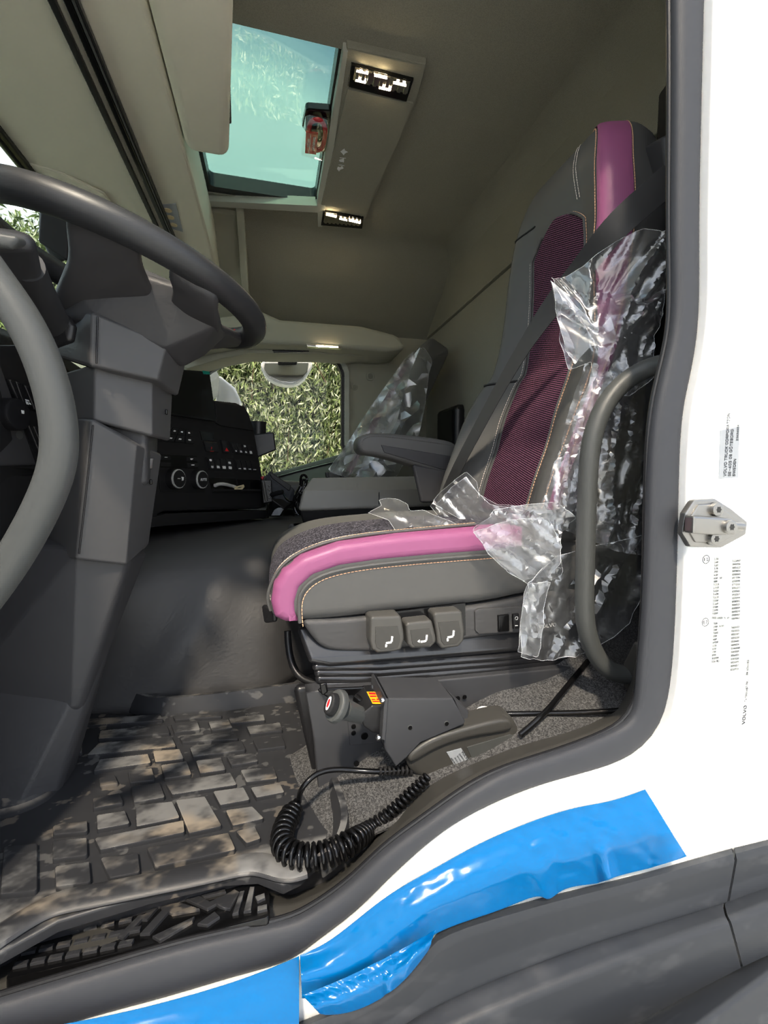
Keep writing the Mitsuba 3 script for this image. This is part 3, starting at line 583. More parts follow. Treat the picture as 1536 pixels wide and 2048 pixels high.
def bank(name, Q, n, mk, pl=CS, root=None, rows=1, m='black_plastic'):
    root = root or DB
    f = obj(name, pl.quad(Q, .003, -.004, .001), m, root)
    for i in range(n):
        for j in range(rows):
            s = sub(Q, (i+.05)/n, (i+.95)/n, (j+.06)/rows, (j+.94)/rows)
            obj('switch', pl.quad(s, .007, .001, .0014), 'black_plastic', f)
            for u0, u1, v0, v1 in mk[i*rows+j] if i*rows+j < len(mk) else ():
                g = sub(s, u0, u1, v0, v1); obj('symbol', pl.quad(g, .0075, .0065, .0001), 'print_white', f, smooth=False)
R = [(331, 852), (380, 860), (387, 888), (302, 881)]
bank('radio_panel', R, 4, [[(.3, .6, .4, .6)]]*8, rows=2)
obj('recess', CS.quad([(399, 862), (426, 865), (428, 881), (403, 880)], .0015, -.004, .0005), 'gloss_black', DB)
B = obj('brake_button', CS.quad([(405, 883), (431, 885), (434, 904), (410, 903)], .006, -.004, .0015), 'black_plastic', DB)
obj('symbol', [CS.text('P', 419.5, 896.5, .008, .0065, 0, True, True), CS.quad([(417, 902), (424, 902), (424, 903), (417, 903)], .0066, .006, .0001)], 'print_red', B, smooth=False)
B = obj('hazard_switch', CS.quad([(439, 880), (449, 881), (455, 906), (444, 905)], .007, -.004, .0015), 'black_plastic', DB)
obj('symbol', CS.quad([(446, 902), (449, 895), (454, 903)], .0075, .007, .0001), 'print_red', B, smooth=False)
bank('switch_bank', [(458, 884), (501, 889), (504, 911), (465, 906)], 4, [[(.35, .65, .75, .9)], [(.3, .7, .72, .92)], [(.3, .7, .12, .3), (.3, .7, .75, .9)], [(.25, .75, .65, .92)]])
bank('switch_bank', [(411, 914), (460, 918), (463, 942), (416, 939)], 4, [[(.2, .6, .1, .3), (.3, .7, .72, .92)], [(.25, .75, .68, .9)], [(.2, .8, .66, .92)], [(.3, .75, .22, .42), (.25, .8, .66, .9)]])
bank('switch_bank', [(467, 919), (508, 922), (512, 944), (472, 942)], 4, [[(.25, .75, .78, .86)], [(.25, .75, .72, .88)], [(.25, .75, .78, .86)], [(.2, .8, .8, .86)]])
C = obj('climate_display', CS.quad([(317, 909), (392, 912), (395, 937), (315, 935)], .003, -.004, .001), 'gloss_black', DB)
for Q in ([(318, 911), (338, 912), (338, 920), (317, 920)], [(317, 924), (338, 925), (339, 933), (317, 933)], [(370, 914), (391, 914), (392, 922), (371, 922)], [(371, 926), (392, 926), (394, 935), (373, 935)]):
    obj('button', CS.quad(Q, .006, .002, .001), 'black_plastic', C)
obj('symbol', [CS.quad(q, .0065, .006, .0001) for q in ([(377, 917), (383, 917), (380, 920), (377, 919)], [(379, 929), (385, 929), (385, 931), (379, 931)], [(325, 914), (331, 914), (331, 915), (325, 915)])], 'print_white', C, smooth=False)
K = obj('knob_panel', CS.quad([(314, 938), (405, 940), (409, 985), (320, 984)], .002, -.004, .001), 'black_plastic', DB)
for x, y, t in ((344, 957.5, 0), (392, 959, 1)):
    k = obj('knob', CS.disc(x, y, .029, .020, .0, .003), 'black_plastic', DB)
    obj('ring', CS.disc(x, y, .0262, .024, .016, .0015), 'satin_silver', k); obj('face', CS.disc(x, y, .0235, .0255, .018, .001), 'black_plastic', k)
    obj('symbol', CS.text('AUTO', x, y, .0075, .0258, 0, True, True) if t else [CS.quad([(x-5, y-1), (x+1, y-1), (x+1, y), (x-5, y)], .026, .0255, .0001), CS.quad([(x+3, y-4), (x+8, y-3), (x+7, y+3), (x+4, y+4)], .026, .0255, .0001)], 'print_white', k, smooth=False)
for Q in ([(417, 955), (471, 958), (473, 983), (424, 983)], [(474, 959), (518, 960), (521, 983), (479, 983)]):
    p = obj('pocket', CS.quad(Q, .001, -.004, .0004), 'gloss_black', DB)
    obj('lip', CS.quad(sub(Q, 0, 1, .80, 1), .012, .0, .003), 'dash_plastic', p)
KY = thing('curved_tool', 'silver curved tool lying in the dashboard pocket under the switches', 'tool')
obj('bar', tube([CS.at(x, y, .016) for x, y in ((421, 971), (432, 968), (448, 970), (462, 974))], .0055, n=20), 'satin_silver', KY)
TG = thing('paper_tag', 'small cream paper tag with dark writing hanging at the dashboard pocket', 'tag')
obj('paper', CS.quad([(458, 973), (464, 972), (475, 969), (477, 974), (472, 979), (457, 979)], .024, .022, .0004), 'cream_tag', TG)
obj('writing', CS.text('A MODE', 466.5, 975, .0055, .0242, .06, False, True, .8), 'print_dark', TG, smooth=False)
CU = thing('cup_holder', 'black cup holder bracket at the end of the dashboard', 'cup holder')
c = AY(516, 868, 1.84); an = np.arange(30)*2*np.pi/30; ci = np.stack([np.cos(an), np.sin(an)], 1)
wl = lambda r, z: np.array([[c[0]+r*a, c[1]+r*b, z] for a, b in ci])
z0 = c[2]
obj('cup', loft([wl(.030, z0-.03), wl(.033, z0+.045), wl(.034, z0+.047), wl(.030, z0+.047), wl(.028, z0-.02)]), 'black_plastic', CU)
obj('tray', hpx([(505, 872, 1.80), (545, 868, 1.80), (549, 898, 1.80), (515, 912, 1.80), (505, 872, 1.9), (545, 868, 1.9), (549, 898, 1.9), (515, 912, 1.9)], .006), 'black_plastic', CU)
obj('clip', hpx([(533, 866, 1.81), (540, 864, 1.81), (540, 880, 1.81), (533, 880, 1.81), (537, 870, 1.83)], .003), 'bar_plastic', CU)
# phone holder and loose straps beside the dashboard end
PH = thing('phone_holder', 'black upright phone holder fixed at the lower right end of the dashboard', 'phone holder')
obj('back', hpx([(524, 962, 1.70), (541, 962, 1.70), (543, 1002, 1.70), (528, 1005, 1.70), (524, 962, 1.76), (541, 962, 1.76), (543, 1002, 1.76)], .004), 'black_plastic', PH)
obj('side_bar', tube([AY(526, 963, 1.69), AY(529, 980, 1.69), AY(533, 1002, 1.69)], .006, n=10), 'lever_grey', PH)
obj('arm', tube([AY(543, 990, 1.70), AY(556, 986, 1.68), AY(566, 984, 1.67)], .009, n=10), 'black_plastic', PH)
for y in (971, 978, 985, 994): obj('key', hpx([(537, y, 1.694), (540, y, 1.694), (540, y+2, 1.694), (537, y+2, 1.694)], .0015), 'lever_grey', PH)
obj('red_button', hpx([(523, 955, 1.71), (527, 954, 1.71), (525, 958, 1.71)], .003), 'red_plastic', PH)
BG = thing('strap_pouch', 'dark fabric pouch with folded strap leaning beside the phone holder', 'pouch')
obj('pouch', hpx([(534, 957, 1.80), (541, 947, 1.80), (584, 980, 1.80), (586, 996, 1.80), (570, 1012, 1.78), (546, 992, 1.78), (541, 947, 1.86), (584, 985, 1.86), (568, 1016, 1.86)], .008, 2), 'seal_rubber', BG)
obj('flap', hpx([(541, 947, 1.79), (580, 972, 1.79), (578, 980, 1.79), (545, 956, 1.79), (560, 960, 1.81)], .004), 'belt_web', BG)
obj('base', hpx([(545, 1000, 1.76), (566, 1016, 1.76), (585, 1002, 1.8), (550, 1025, 1.78), (560, 1030, 1.84), (530, 1030, 1.84)], .006), 'black_plastic', BG)
obj('paper_scrap', crumple([(543, 1031), (548, 1020), (560, 1014), (568, 1018), (560, 1031)], lambda x, y: 1.74, .01, 30, .006, 5), 'pale_sticker', label='crumpled pale paper scrap on the tunnel below the pouch', cat='paper')
CB = thing('charger_cable', 'coiled black charger cable hanging in front of the console box', 'cable')
lp = [(596, 1022), (589, 1010), (590, 990), (600, 972), (602, 955), (606, 950), (613, 954), (612, 968), (603, 985), (598, 1000), (600, 1020), (592, 1028), (586, 1018), (588, 1000), (602, 975), (606, 960), (611, 962), (606, 980), (594, 1002), (590, 1018), (597, 1030)]
obj('loops', tube([AY(x, y, 1.50-.008*(i % 3)) for i, (x, y) in enumerate(lp)], .0042, n=160, sides=8), 'gloss_black', CB)
obj('tie', tube([AY(599, 985, 1.478), AY(604, 989, 1.478), AY(608, 990, 1.482)], .004, n=6), 'black_plastic', CB)
obj('lead', tube([AY(566, 984, 1.66), AY(572, 997, 1.64), AY(582, 1003, 1.6), AY(592, 998, 1.52)], .003, n=24, sides=8), 'gloss_black', CB)
obj('lead', tube([AY(533, 1005, 1.69), AY(537, 1022, 1.68), AY(534, 1034, 1.66), AY(522, 1036, 1.62)], .003, n=24, sides=8), 'gloss_black', CB)
# left switch panel
SW = Plane(AX(40, 800, -.445), (1, -.25, 0))
LP = obj('side_panel', SW.quad([(-60, 690), (90, 690), (160, 760), (150, 930), (84, 940), (-60, 930)], .0, -.05, .006), 'dash_plastic', DB)
obj('column_side', SW.quad([(-60, 690), (-10, 720), (66, 930), (-60, 934)], .008, -.03, .005), 'dark_plastic', LP)
obj('knee_panel', SW.quad([(-60, 944), (86, 950), (140, 1010), (100, 1130), (-60, 1150)], -.004, -.06, .01), 'dash_plastic', LP)
for Q, s in (([(5, 758), (17, 761), (38, 816), (31, 818)], 0), ([(19, 762), (35, 769), (56, 818), (38, 815)], 1), ([(37, 770), (55, 777), (76, 826), (58, 819)], 1), ([(57, 778), (74, 785), (96, 832), (78, 827)], 0), ([(44, 850), (53, 851), (75, 903), (68, 905)], 0), ([(55, 852), (71, 856), (93, 905), (77, 904)], 0), ([(73, 857), (88, 861), (108, 905), (95, 906)], 0)):
    k = obj('switch', SW.quad(Q, .012, .0, .004), 'black_plastic', LP)
    if s: obj('switch_symbol', [SW.quad(sub(Q, .3, .75, .66, .72), .0125, .012, .0001), SW.quad(sub(Q, .25, .5, .74, .86), .0125, .012, .0001), SW.quad(sub(Q, .58, .8, .76, .84), .0125, .012, .0001)], 'print_white', LP, smooth=False)
k = obj('rotary_knob', SW.disc(6, 829, .028, .03, .0, .006), 'black_plastic', LP)
obj('symbol', [SW.quad([(8, 820), (14, 821), (14, 828), (9, 827)], .0305, .03, .0001)], 'print_white', LP, smooth=False)
obj('symbol', [SW.disc(30, 870, .008, .0085, .008, .0001, 18)], 'bar_plastic', LP)
obj('latch', SW.quad([(128, 940), (150, 938), (154, 948), (132, 956)], .03, .0, .004), 'black_plastic', LP)

# ------------------------------------------------------------------ steering column
SC = thing('steering_column', 'dark grey stacked shrouds of the steering column and its pedestal', 'steering column')
obj('upper_shroud', hpx([(96, 622, .97), (188, 634, .815), (186, 727, .815), (92, 700, .97), (328, 692, .85), (364, 724, .93), (350, 784, .93), (312, 755, .85), (340, 700, 1.04), (100, 640, 1.04), (340, 760, 1.04), (120, 700, 1.04)], .006, 2), 'column_plastic', SC, smooth=30)
obj('upper_shroud_seam', tube([AY(195, 634, .806), AY(193, 727, .806)], .0015, smoothp=False), 'black_plastic', SC)
obj('middle_shroud', hpx([(110, 760, .98), (194, 735, .835), (193, 837, .835), (140, 834, .93), (300, 766, .87), (337, 790, .94), (333, 875, .94), (300, 866, .87), (330, 780, 1.04), (130, 760, 1.04), (328, 868, 1.04), (150, 830, 1.04)], .006, 2), 'column_plastic', SC, smooth=30)
obj('inner_tube', hpx([(180, 830, .88), (285, 840, .88), (305, 860, .95), (180, 960, .88), (285, 960, .88), (180, 830, 1.0), (300, 960, 1.0)], .01, 2), 'dark_plastic', SC)
obj('lower_shroud', hpx([(148, 842, .93), (187, 847, .815), (158, 1112, .815), (84, 1098, .95), (268, 893, .85), (315, 912, .93), (312, 930, .93), (290, 1085, .93), (248, 1123, .85), (310, 912, 1.04), (288, 1090, 1.04), (100, 1100, 1.04), (150, 850, 1.0)], .006, 2), 'column_plastic', SC, smooth=30)
obj('lower_seam', tube([AY(186, 850, .807), AY(172, 985, .807), AY(158, 1108, .807)], .0014, n=20), 'black_plastic', SC)
obj('pedestal', [hpx([(-60, 1100, .92), (84, 1098, .92), (160, 1114, .85), (240, 1122, .87), (268, 1110, .95), (-60, 1380, .85), (150, 1400, .84), (196, 1290, .87), (200, 1270, .93), (190, 1270, 1.0), (-60, 1300, 1.0), (260, 1115, 1.0)], .02, 2),
    hpx([(-60, 1370, .85), (140, 1380, .85), (196, 1290, .87), (198, 1290, .93), (150, 1420, .93), (122, 1545, .86), (96, 1582, .81), (40, 1602, .79), (-60, 1606, .79), (120, 1540, .95), (-60, 1500, .98)], .02, 2)], 'dark_plastic', SC, smooth=40)
pc = [AZ(x, y, .0) for x, y in ((-90, 1640), (0, 1632), (60, 1615), (108, 1588), (136, 1545), (150, 1500), (148, 1460))]; pu = [AZ(x, y, 0)+np.array([-.012, .018, .045]) for x, y in ((-90, 1632), (0, 1622), (55, 1606), (100, 1580), (126, 1540), (140, 1500), (140, 1465))]
a, b = spl(pc, 40), spl(pu, 40)
obj('collar', sheet([a+[0, -.008, 0], a*.8+b*.2-[0, 0, .002], a*.35+b*.65-[0, 0, .004], b], .003), 'mat_rubber', FM)
SCR = Plane(AY(290, 900, .90), unit(np.cross(AY(313, 920, .93)-AY(268, 895, .85), AY(290, 1085, .93)-AY(313, 920, .93))))
if SCR.n[1] > 0: SCR = Plane(SCR.o, -SCR.n)
for x, y, r in ((287, 962, .004), (302, 964, .004), (314, 808, .004), (333, 824, .0035)): obj('screw_hole', box(AY(x, y, .895 if y > 900 else .912), (.004, .006, .010), .0019), 'gloss_black', SC)
obj('maker_plate', hpx([(300, 918, .893), (306, 917, .897), (303, 936, .893), (299, 936, .890)], .0012), 'steel', SC)
SK = thing('column_stalk', 'thick black steering column stalk pointing at the open door', 'control stalk')
obj('stem', tube([AY(112, 652, .83), AY(78, 590, .75), AY(50, 530, .68)], [.0225, .022, .0215], n=24, sides=20), 'rim_leather', SK)
obj('knob', hpx([(62, 548, .69), (30, 556, .69), (48, 488, .63), (36, 484, .63), (0, 480, .62), (-20, 486, .62), (-20, 520, .65)], .012, 2), 'rim_leather', SK)
obj('end_cap', hpx([(-20, 474, .60), (30, 481, .60), (42, 484, .62), (20, 490, .60), (-20, 484, .6)], .005), 'bar_plastic', SK)
obj('boot', hpx([(96, 668, .83), (132, 640, .82), (142, 655, .82), (138, 676, .82), (110, 686, .83), (120, 660, .86)], .008, 2), 'black_plastic', SK)
# ------------------------------------------------------------------ steering wheel
SWH = thing('steering_wheel', 'black leather steering wheel seen from below with a thick rim', 'steering wheel')
WC_ = np.array([-.24, .92, .876]); AL = math.radians(17.); R_ = .222
eu = np.array([math.cos(AL), 0, -math.sin(AL)]); ev = np.array([0, 1., 0]); en_ = np.cross(eu, ev)
def wp(phi, r=R_, d=0.): return WC_+r*(math.cos(phi)*-ev+math.sin(phi)*eu)+d*en_
obj('rim', tube([wp(p) for p in np.linspace(0, 2*np.pi, 97)[:-1]], .0225, n=128, sides=20, closed=True), 'rim_leather', SWH, smooth=True)
for p in (-.66, .62, 1.22):
    obj('rim_seam', tube([wp(p)+.0206*(math.cos(t)*unit(wp(p)-WC_)+math.sin(t)*en_) for t in np.linspace(0, 2*np.pi, 25)[:-1]], .0011, n=40, sides=6, closed=True), 'black_plastic', SWH)
def melt(parts, ln=.007, it=24):
    m = manifold3d.Manifold()
    for q in parts: m = m+manifold3d.Manifold(manifold3d.Mesh(np.asarray(q.vertices, np.float32), np.asarray(q.faces, np.uint32)))
    t = tm(m.refine_to_length(ln)); t = trimesh.Trimesh(t.vertices, t.faces); trimesh.smoothing.filter_taubin(t, lamb=.6, nu=.2, iterations=it); return t
def spoke(a, b, c, r=.012):
    return melt([hpx([*a, *b], r, 1), hpx([*b, *c], r, 1)])
obj('hub', melt([hpx([(112, 630, .87), (160, 578, .83), (280, 560, .82), (360, 584, .82), (425, 644, .85), (440, 664, .91), (398, 702, .92), (364, 720, .905), (330, 688, .85), (192, 632, .83), (300, 610, 1.02), (160, 590, 1.0), (420, 655, 1.0)], .012, 1)]), 'dark_plastic', SWH, smooth=True)
obj('spoke', spoke([(150, 436, .72), (262, 474, .715), (200, 440, .74)], [(158, 520, .765), (268, 530, .76), (210, 520, .79)], [(118, 612, .85), (296, 592, .83), (200, 580, .9)]), 'dark_plastic', SWH, smooth=True)
obj('spoke', spoke([(350, 545, .75), (424, 590, .77), (400, 560, .78)], [(364, 580, .79), (422, 618, .80), (400, 600, .83)], [(350, 620, .85), (432, 655, .87), (400, 640, .92)]), 'dark_plastic', SWH, smooth=True)
obj('spoke', hpx([(430, 655, .89), (445, 672, .95), (480, 676, 1.0), (470, 684, 1.02), (400, 690, .95), (400, 670, .9)], .010, 2), 'dark_plastic', SWH, smooth=True)
obj('pad_panel', hpx([(286, 542, .865), (358, 574, .875), (358, 590, .86), (288, 562, .85), (320, 560, .92)], .004), 'column_plastic', SWH)
obj('pad_edge', tube([AY(100, 622, .86), AY(130, 598, .84), AY(158, 572, .82)], .004, n=10), 'pale_trim', SWH)
obj('red_stitching', stitches([AY(x, y, d) for x, y, d in ((438, 668, .955), (448, 664, .965), (458, 664, .985), (470, 659, 1.0))], .006, .0045, .0012), 'red_thread', SWH, kind='stuff')

# ------------------------------------------------------------------ grab bars
GB = thing('grab_bar', 'bent dark grey tubular grab bar at the front edge of the doorway', 'grab bar')
obj('bar', tube([AY(x, y, .515) for x, y in ((-175, 385), (-130, 405), (-75, 468), (-20, 545), (30, 615), (72, 690), (104, 780), (118, 860), (114, 930), (88, 1005), (52, 1075), (15, 1135), (-40, 1210), (-95, 1268), (-150, 1300), (-190, 1310))], .0165, n=80, sides=20), 'bar_plastic', GB, smooth=True)
GB = thing('grab_bar', 'dark grey tubular grab bar on the rear door pillar beside the seat', 'grab bar')
obj('bar', tube([AY(*q) for q in ((1336, 727, .56), (1300, 735, .585), (1252, 762, .605), (1212, 808, .61), (1187, 868, .61), (1176, 950, .61), (1172, 1060, .61), (1169, 1180, .61), (1172, 1250, .61), (1187, 1300, .61), (1217, 1338, .605), (1256, 1350, .60), (1290, 1350, .59))], .0150, n=90, sides=20), 'bar_plastic', GB, smooth=True)
obj('foot', hpx([(1255, 1330, .60), (1275, 1290, .58), (1268, 1375, .595), (1255, 1372, .61), (1282, 1340, .57)], .006), 'olive_plastic', GB)
# ------------------------------------------------------------------ carpet behind the footwell
CPX = [-.02, .05, .12, .22, .39, .586, .9]; CPZ = [-.012, -.006, .012, .04, .092, .13, .165]
cz = lambda x, y: float(np.interp(x, CPX, CPZ))+max(0, y-.60)*.42*float(np.clip((x-.0)/.2, 0, 1))
xs, ys = np.linspace(-.02, .88, 90), np.linspace(.575, .80, 24)
obj('carpet', sheet([[(x, y, cz(x, y)+.004*math.sin(x*31+y*22)*float(np.clip(x*4, 0, 1))) for y in ys] for x in xs], -.006), 'carpet_pile', label='grey speckled carpet rising between the sill trim and the driver seat', cat='carpet', smooth=True)
# ------------------------------------------------------------------ driver seat
DS = thing('driver_seat', 'driver seat in dark grey leather with plum side bands and woven plum centre', 'seat')
SB = thing('seat_pedestal', 'dark metal bracket with punched holes carrying the driver seat', 'seat bracket')
YB = .69
obj('plate', pxslab([(612, 1386), (628, 1480), (640, 1612), (656, 1612), (720, 1560), (800, 1500), (870, 1460), (960, 1402), (1060, 1370), (1160, 1344), (1150, 1334), (900, 1358), (640, 1381)], YB, YB+.03, .003), 'box_plastic', SB)
obj('inner_block', hpx([(600, 1380, .74), (640, 1560, .74), (1150, 1345, .74), (1150, 1335, .74), (620, 1380, 1.10), (1100, 1340, 1.10), (640, 1500, 1.0)], .01), 'black_plastic', SB)
obj('recess_plate', pxslab([(694, 1428), (760, 1424), (765, 1486), (700, 1492)], YB-.003, YB+.01, .003), 'box_plastic', SB)
bp = Plane((0, YB-.0035, 0), (0, -1, 0))
for x, y, r in ((707, 1453, .004), (707, 1466, .004), (729, 1472, .006), (713, 1527, .0045), (915, 1397, .0045), (929, 1394, .004)): obj('punched_hole', bp.disc(x, y, r, .0012, .0, .0003, 18), 'gloss_black', SB)
obj('slide_rail', hpx([(640, 1380, .685), (655, 1390, .685), (820, 1372, .685), (820, 1378, .685), (645, 1386, .72), (820, 1374, .72)], .003), 'gloss_black', SB)
obj('rail_clip', [hpx([(643, 1370, .68), (650, 1368, .68), (652, 1382, .68), (646, 1386, .68), (648, 1376, .70)], .003)], 'gloss_black', SB)
# bellows
for k, (yl, yr, xl) in enumerate(((1333, 1300, 634), (1345, 1311, 638), (1357, 1322, 640), (1369, 1333, 648))):
    obj('bellows_fold', hpx([(xl, yl, .715), (760, yl-1, .71), (1000, yr+14, .71), (1130, yr, .715), (xl+10, yl-16, 1.10), (1090, yr-16, 1.10)], .0078, 2), 'bellows_rubber', DS, smooth=60)
obj('bellows_skirt', hpx([(606, 1262, .735), (626, 1316, .712), (660, 1323, .71), (1000, 1296, .71), (1120, 1286, .712), (1140, 1240, .73), (620, 1240, 1.1), (1080, 1220, 1.1), (640, 1290, 1.1)], .008, 2), 'bellows_rubber', DS, smooth=60)
YC = .703
obj('base_cover', pxslab([(606, 1244), (622, 1272), (648, 1297), (690, 1304), (742, 1304), (842, 1292), (940, 1279), (1040, 1268), (1130, 1262), (1165, 1235), (1172, 1190), (1060, 1192), (950, 1212), (800, 1228), (640, 1240)], YC, 1.08, .008, smooth_n=120), 'tunnel_rubber', DS)
bc = Plane((0, YC, 0), (0, -1, 0))
obj('lever_opening', bc.quad([(738, 1231), (800, 1222), (930, 1206), (931, 1270), (870, 1282), (740, 1300)], .0012, -.004, .0004), 'gloss_black', DS)
LV = ([(740, 1234), (802, 1231), (808, 1262), (809, 1278), (803, 1300), (790, 1304), (756, 1307), (744, 1300), (740, 1284)], [(811, 1246), (864, 1240), (872, 1272), (873, 1284), (862, 1296), (824, 1298), (816, 1290)], [(866, 1226), (924, 1221), (930, 1262), (928, 1282), (918, 1294), (884, 1299), (876, 1288), (872, 1258)])
for i, q in enumerate(LV):
    k = obj('lever', pillow(rnd(pxloop(q, YC-.030), .006), XZ, YC-.030, YC+.01, .0045, 4), 'lever_grey', DS)
    c = np.mean(q, 0); qq = [(c[0]+(x-c[0])*.72, c[1]+8*(.4)+(y-c[1])*.62) for x, y in q]
    lp_ = Plane((0, YC-.030, 0), (0, -1, 0))
    obj('dish', lp_.quad(qq, .0012, -.002, .0008), 'olive_plastic', k)
    cx, cy = c[0]+2, c[1]+7
    ic = [[(cx+3, cy-13), (cx+7, cy-13), (cx+6, cy-2), (cx+2, cy-1)], [(cx-8, cy-1), (cx+4, cy-3), (cx+4, cy+1), (cx-7, cy+3)]]
    ic += [[(cx-9, cy+6), (cx-5, cy+4), (cx-5, cy+8)], [(cx-9, cy+3), (cx-7, cy+2), (cx-6, cy+9), (cx-9, cy+9)]] if i != 1 else [[(cx-14, cy), (cx-9, cy-4), (cx-9, cy+3)]]
    obj('symbol', [lp_.quad(z, .0018, .0012, .0001) for z in ic], 'print_white', k, smooth=False)
SWP = obj('switch_plate', bc.quad([(948, 1221), (956, 1216), (1030, 1212), (1060, 1214), (1062, 1258), (1050, 1262), (956, 1267), (949, 1260)], .004, -.003, .002, rc=.003), 'tunnel_rubber', DS)
obj('rocker_switch', bc.quad([(992, 1229), (1013, 1226), (1014, 1259), (993, 1261)], .010, .0, .0025), 'gloss_black', SWP)
k = obj('rocker_switch', bc.quad([(1021, 1226), (1033, 1225), (1034, 1254), (1022, 1255)], .010, .0, .0025), 'black_plastic', SWP)
obj('symbol', [bc.quad([(1024, 1247), (1030, 1246.5), (1030, 1248), (1024, 1248.5)], .0104, .01, .0001), tube([bc.P(*(bc.ab(1027, 1233)+.0028*np.array([math.cos(t), math.sin(t)])), .0102) for t in np.linspace(0, 2*np.pi, 13)[:-1]], .0005, n=16, sides=5, closed=True)], 'print_white', k, smooth=False)
obj('raised_letters', bc.text('VOLVO', 1076, 1257, .0065, .0006, .04, True, False, 1.25), 'print_white', DS, smooth=False)
obj('front_bar', tube([AY(575, 1262, .83), AY(578, 1300, .82), AY(590, 1340, .80), (AY(615, 1362, .78)), AY(660, 1368, .76)], .0065, n=40), 'black_plastic', DS)
# cushion
YN = .70
prof_c = [(544, 1232), (556, 1243), (602, 1246), (700, 1238), (800, 1226), (900, 1216), (1000, 1202), (1060, 1190), (1150, 1172), (1175, 1120), (1150, 1060), (1080, 1054), (950, 1060), (800, 1073), (680, 1090), (604, 1117), (564, 1146), (546, 1180), (541, 1210)]
pc_ = spl(prof_c, 200, True)
CU_ = obj('cushion', pillow(pxloop(pc_, YN), XZ, YN, 1.15, .022, 7, back=True), 'seat_leather', DS, smooth=50)
band = [(549, 1236), (542, 1206), (548, 1172), (566, 1144), (604, 1115), (680, 1088), (800, 1071), (950, 1058), (1050, 1054), (1050, 1098), (960, 1107), (880, 1113), (760, 1124), (680, 1136), (628, 1154), (602, 1178), (594, 1205), (596, 1236), (598, 1247), (570, 1246)]
obj('side_band', pillow(rnd(pxloop(band, YN-.004), .002), XZ, YN-.004, YN+.055, .014, 5, n=220), 'plum_leather', DS, smooth=50)
inner_l = [(600, 1246), (598, 1205), (606, 1180), (632, 1157), (683, 1140), (762, 1128), (880, 1117), (1000, 1108)]
obj('piping', tube([AY(x, y, YN-.003) for x, y in inner_l], .0028, n=80, sides=8), 'seat_leather', DS)
obj('stitching', stitches(spl([AY(x+6, y+7, YN-.001) for x, y in inner_l], 200), .0062, .0046, .0009), 'thread', DS, kind='stuff')
outer_l = [(541, 1225), (535, 1200), (543, 1168), (562, 1138), (600, 1109), (680, 1082), (800, 1066), (950, 1052)]
obj('piping', tube([AY(x+1, y+1, YN+.030)+np.array([0, 0, .004]) for x, y in outer_l], .0028, n=80, sides=8), 'seat_leather', DS)
obj('stitching', stitches(spl([AY(x, y, YN+.036)+np.array([0, 0, .006]) for x, y in outer_l], 200), .006, .0045, .0008), 'thread', DS, kind='stuff')
top = np.array([AY(x, y, YN) for x, y in spl([(545, 1228), (541, 1205), (547, 1178), (565, 1145), (605, 1116), (680, 1089), (800, 1072), (950, 1059), (1060, 1056)], 60)])
tn = np.gradient(top, axis=0); nn = np.stack([-tn[:, 2], tn[:, 1]*0, tn[:, 0]], 1); nn /= np.linalg.norm(nn, axis=1, keepdims=True); nn *= np.sign(nn[-1, 2])
def strip(y0, y1, off, ny=8): return sheet([[np.array([p[0], y, p[2]])+n*(off*(1-abs(2*k/(ny-1)-1)**6)-.001) for k, y in enumerate(np.linspace(y0, y1, ny))] for p, n in zip(top, nn)])
obj('woven_insert', strip(YN+.065, .975, .0045, 14), 'grey_weave', DS, smooth=True)
obj('stitching', stitches([np.array([p[0], YN+.060, p[2]])+n*.0015 for p, n in zip(top, nn)][:34], .006, .0044, .001), 'white_thread', DS, kind='stuff')
fb = [(548, 1112), (552, 1085), (570, 1068), (610, 1054), (670, 1043), (760, 1035), (850, 1032), (950, 1036), (1010, 1060), (1010, 1110), (560, 1135)]
obj('far_bolster', pillow(pxloop(spl(fb, 120, True), 1.12), XZ, .95, 1.16, .02, 6, back=True), 'seat_leather', DS, smooth=50)
obj('stitching', stitches(spl([AY(x, y-1, 1.15) for x, y in ((640, 1052), (680, 1044), (760, 1037), (850, 1034))], 100), .006, .004, .0008), 'white_thread', DS, kind='stuff')
obj('front_hook', hpx([(530, 1215, .78), (548, 1225, .76), (549, 1238, .76), (534, 1240, .77), (532, 1230, .84), (548, 1236, .84)], .005), 'black_plastic', DS)
# backrest
ZL = [.40, .50, .57, .66, .72, .755, .775, .80, .9, 1.0, 1.06, 1.12, 1.2, 1.245, 1.275, 1.292]
XL = [.42, .445, .47, .505, .535, .555, .570, .580, .602, .613, .617, .622, .636, .65, .668, .69]
HL = [.225, .235, .236, .236, .230, .220, .207, .202, .20, .20, .192, .18, .160, .136, .10, .05]
RL = [.085, .085, .085, .075, .068, .062, .058, .052, .040, .030, .022, .012, .0, 0, 0, 0]
DL = [.13, .14, .14, .14, .14, .14, .14, .14, .135, .13, .125, .12, .11, .09, .065, .03]
ZL = [z if z < 1.1 else 1.1+(z-1.1)*.80 for z in ZL]; ZT = ZL[-1]
SCY = .92
zz = np.unique(np.r_[np.linspace(.40, ZT-.04, 86), np.linspace(ZT-.04, ZT, 14)])
from scipy.interpolate import PchipInterpolator as PC
fX, fH, fR, fD = [PC(ZL, q) for q in (XL, HL, RL, DL)]
sm = lambda a, b, x: (lambda t: t*t*(3-2*t))(np.clip((x-a)/(b-a), 0, 1))
def front(z, s, off=0.):
    a = abs(s); x = fX(z)+fR(z)*(1-sm(.40, .86, a))+.040*np.clip((a-.84)/.16, 0, 1)**2
    if s < 0: x = x+.045*sm(.45, .90, a)*(1-sm(.70, 1.0, z))
    return np.array([x-off, SCY+fH(z)*s, z])
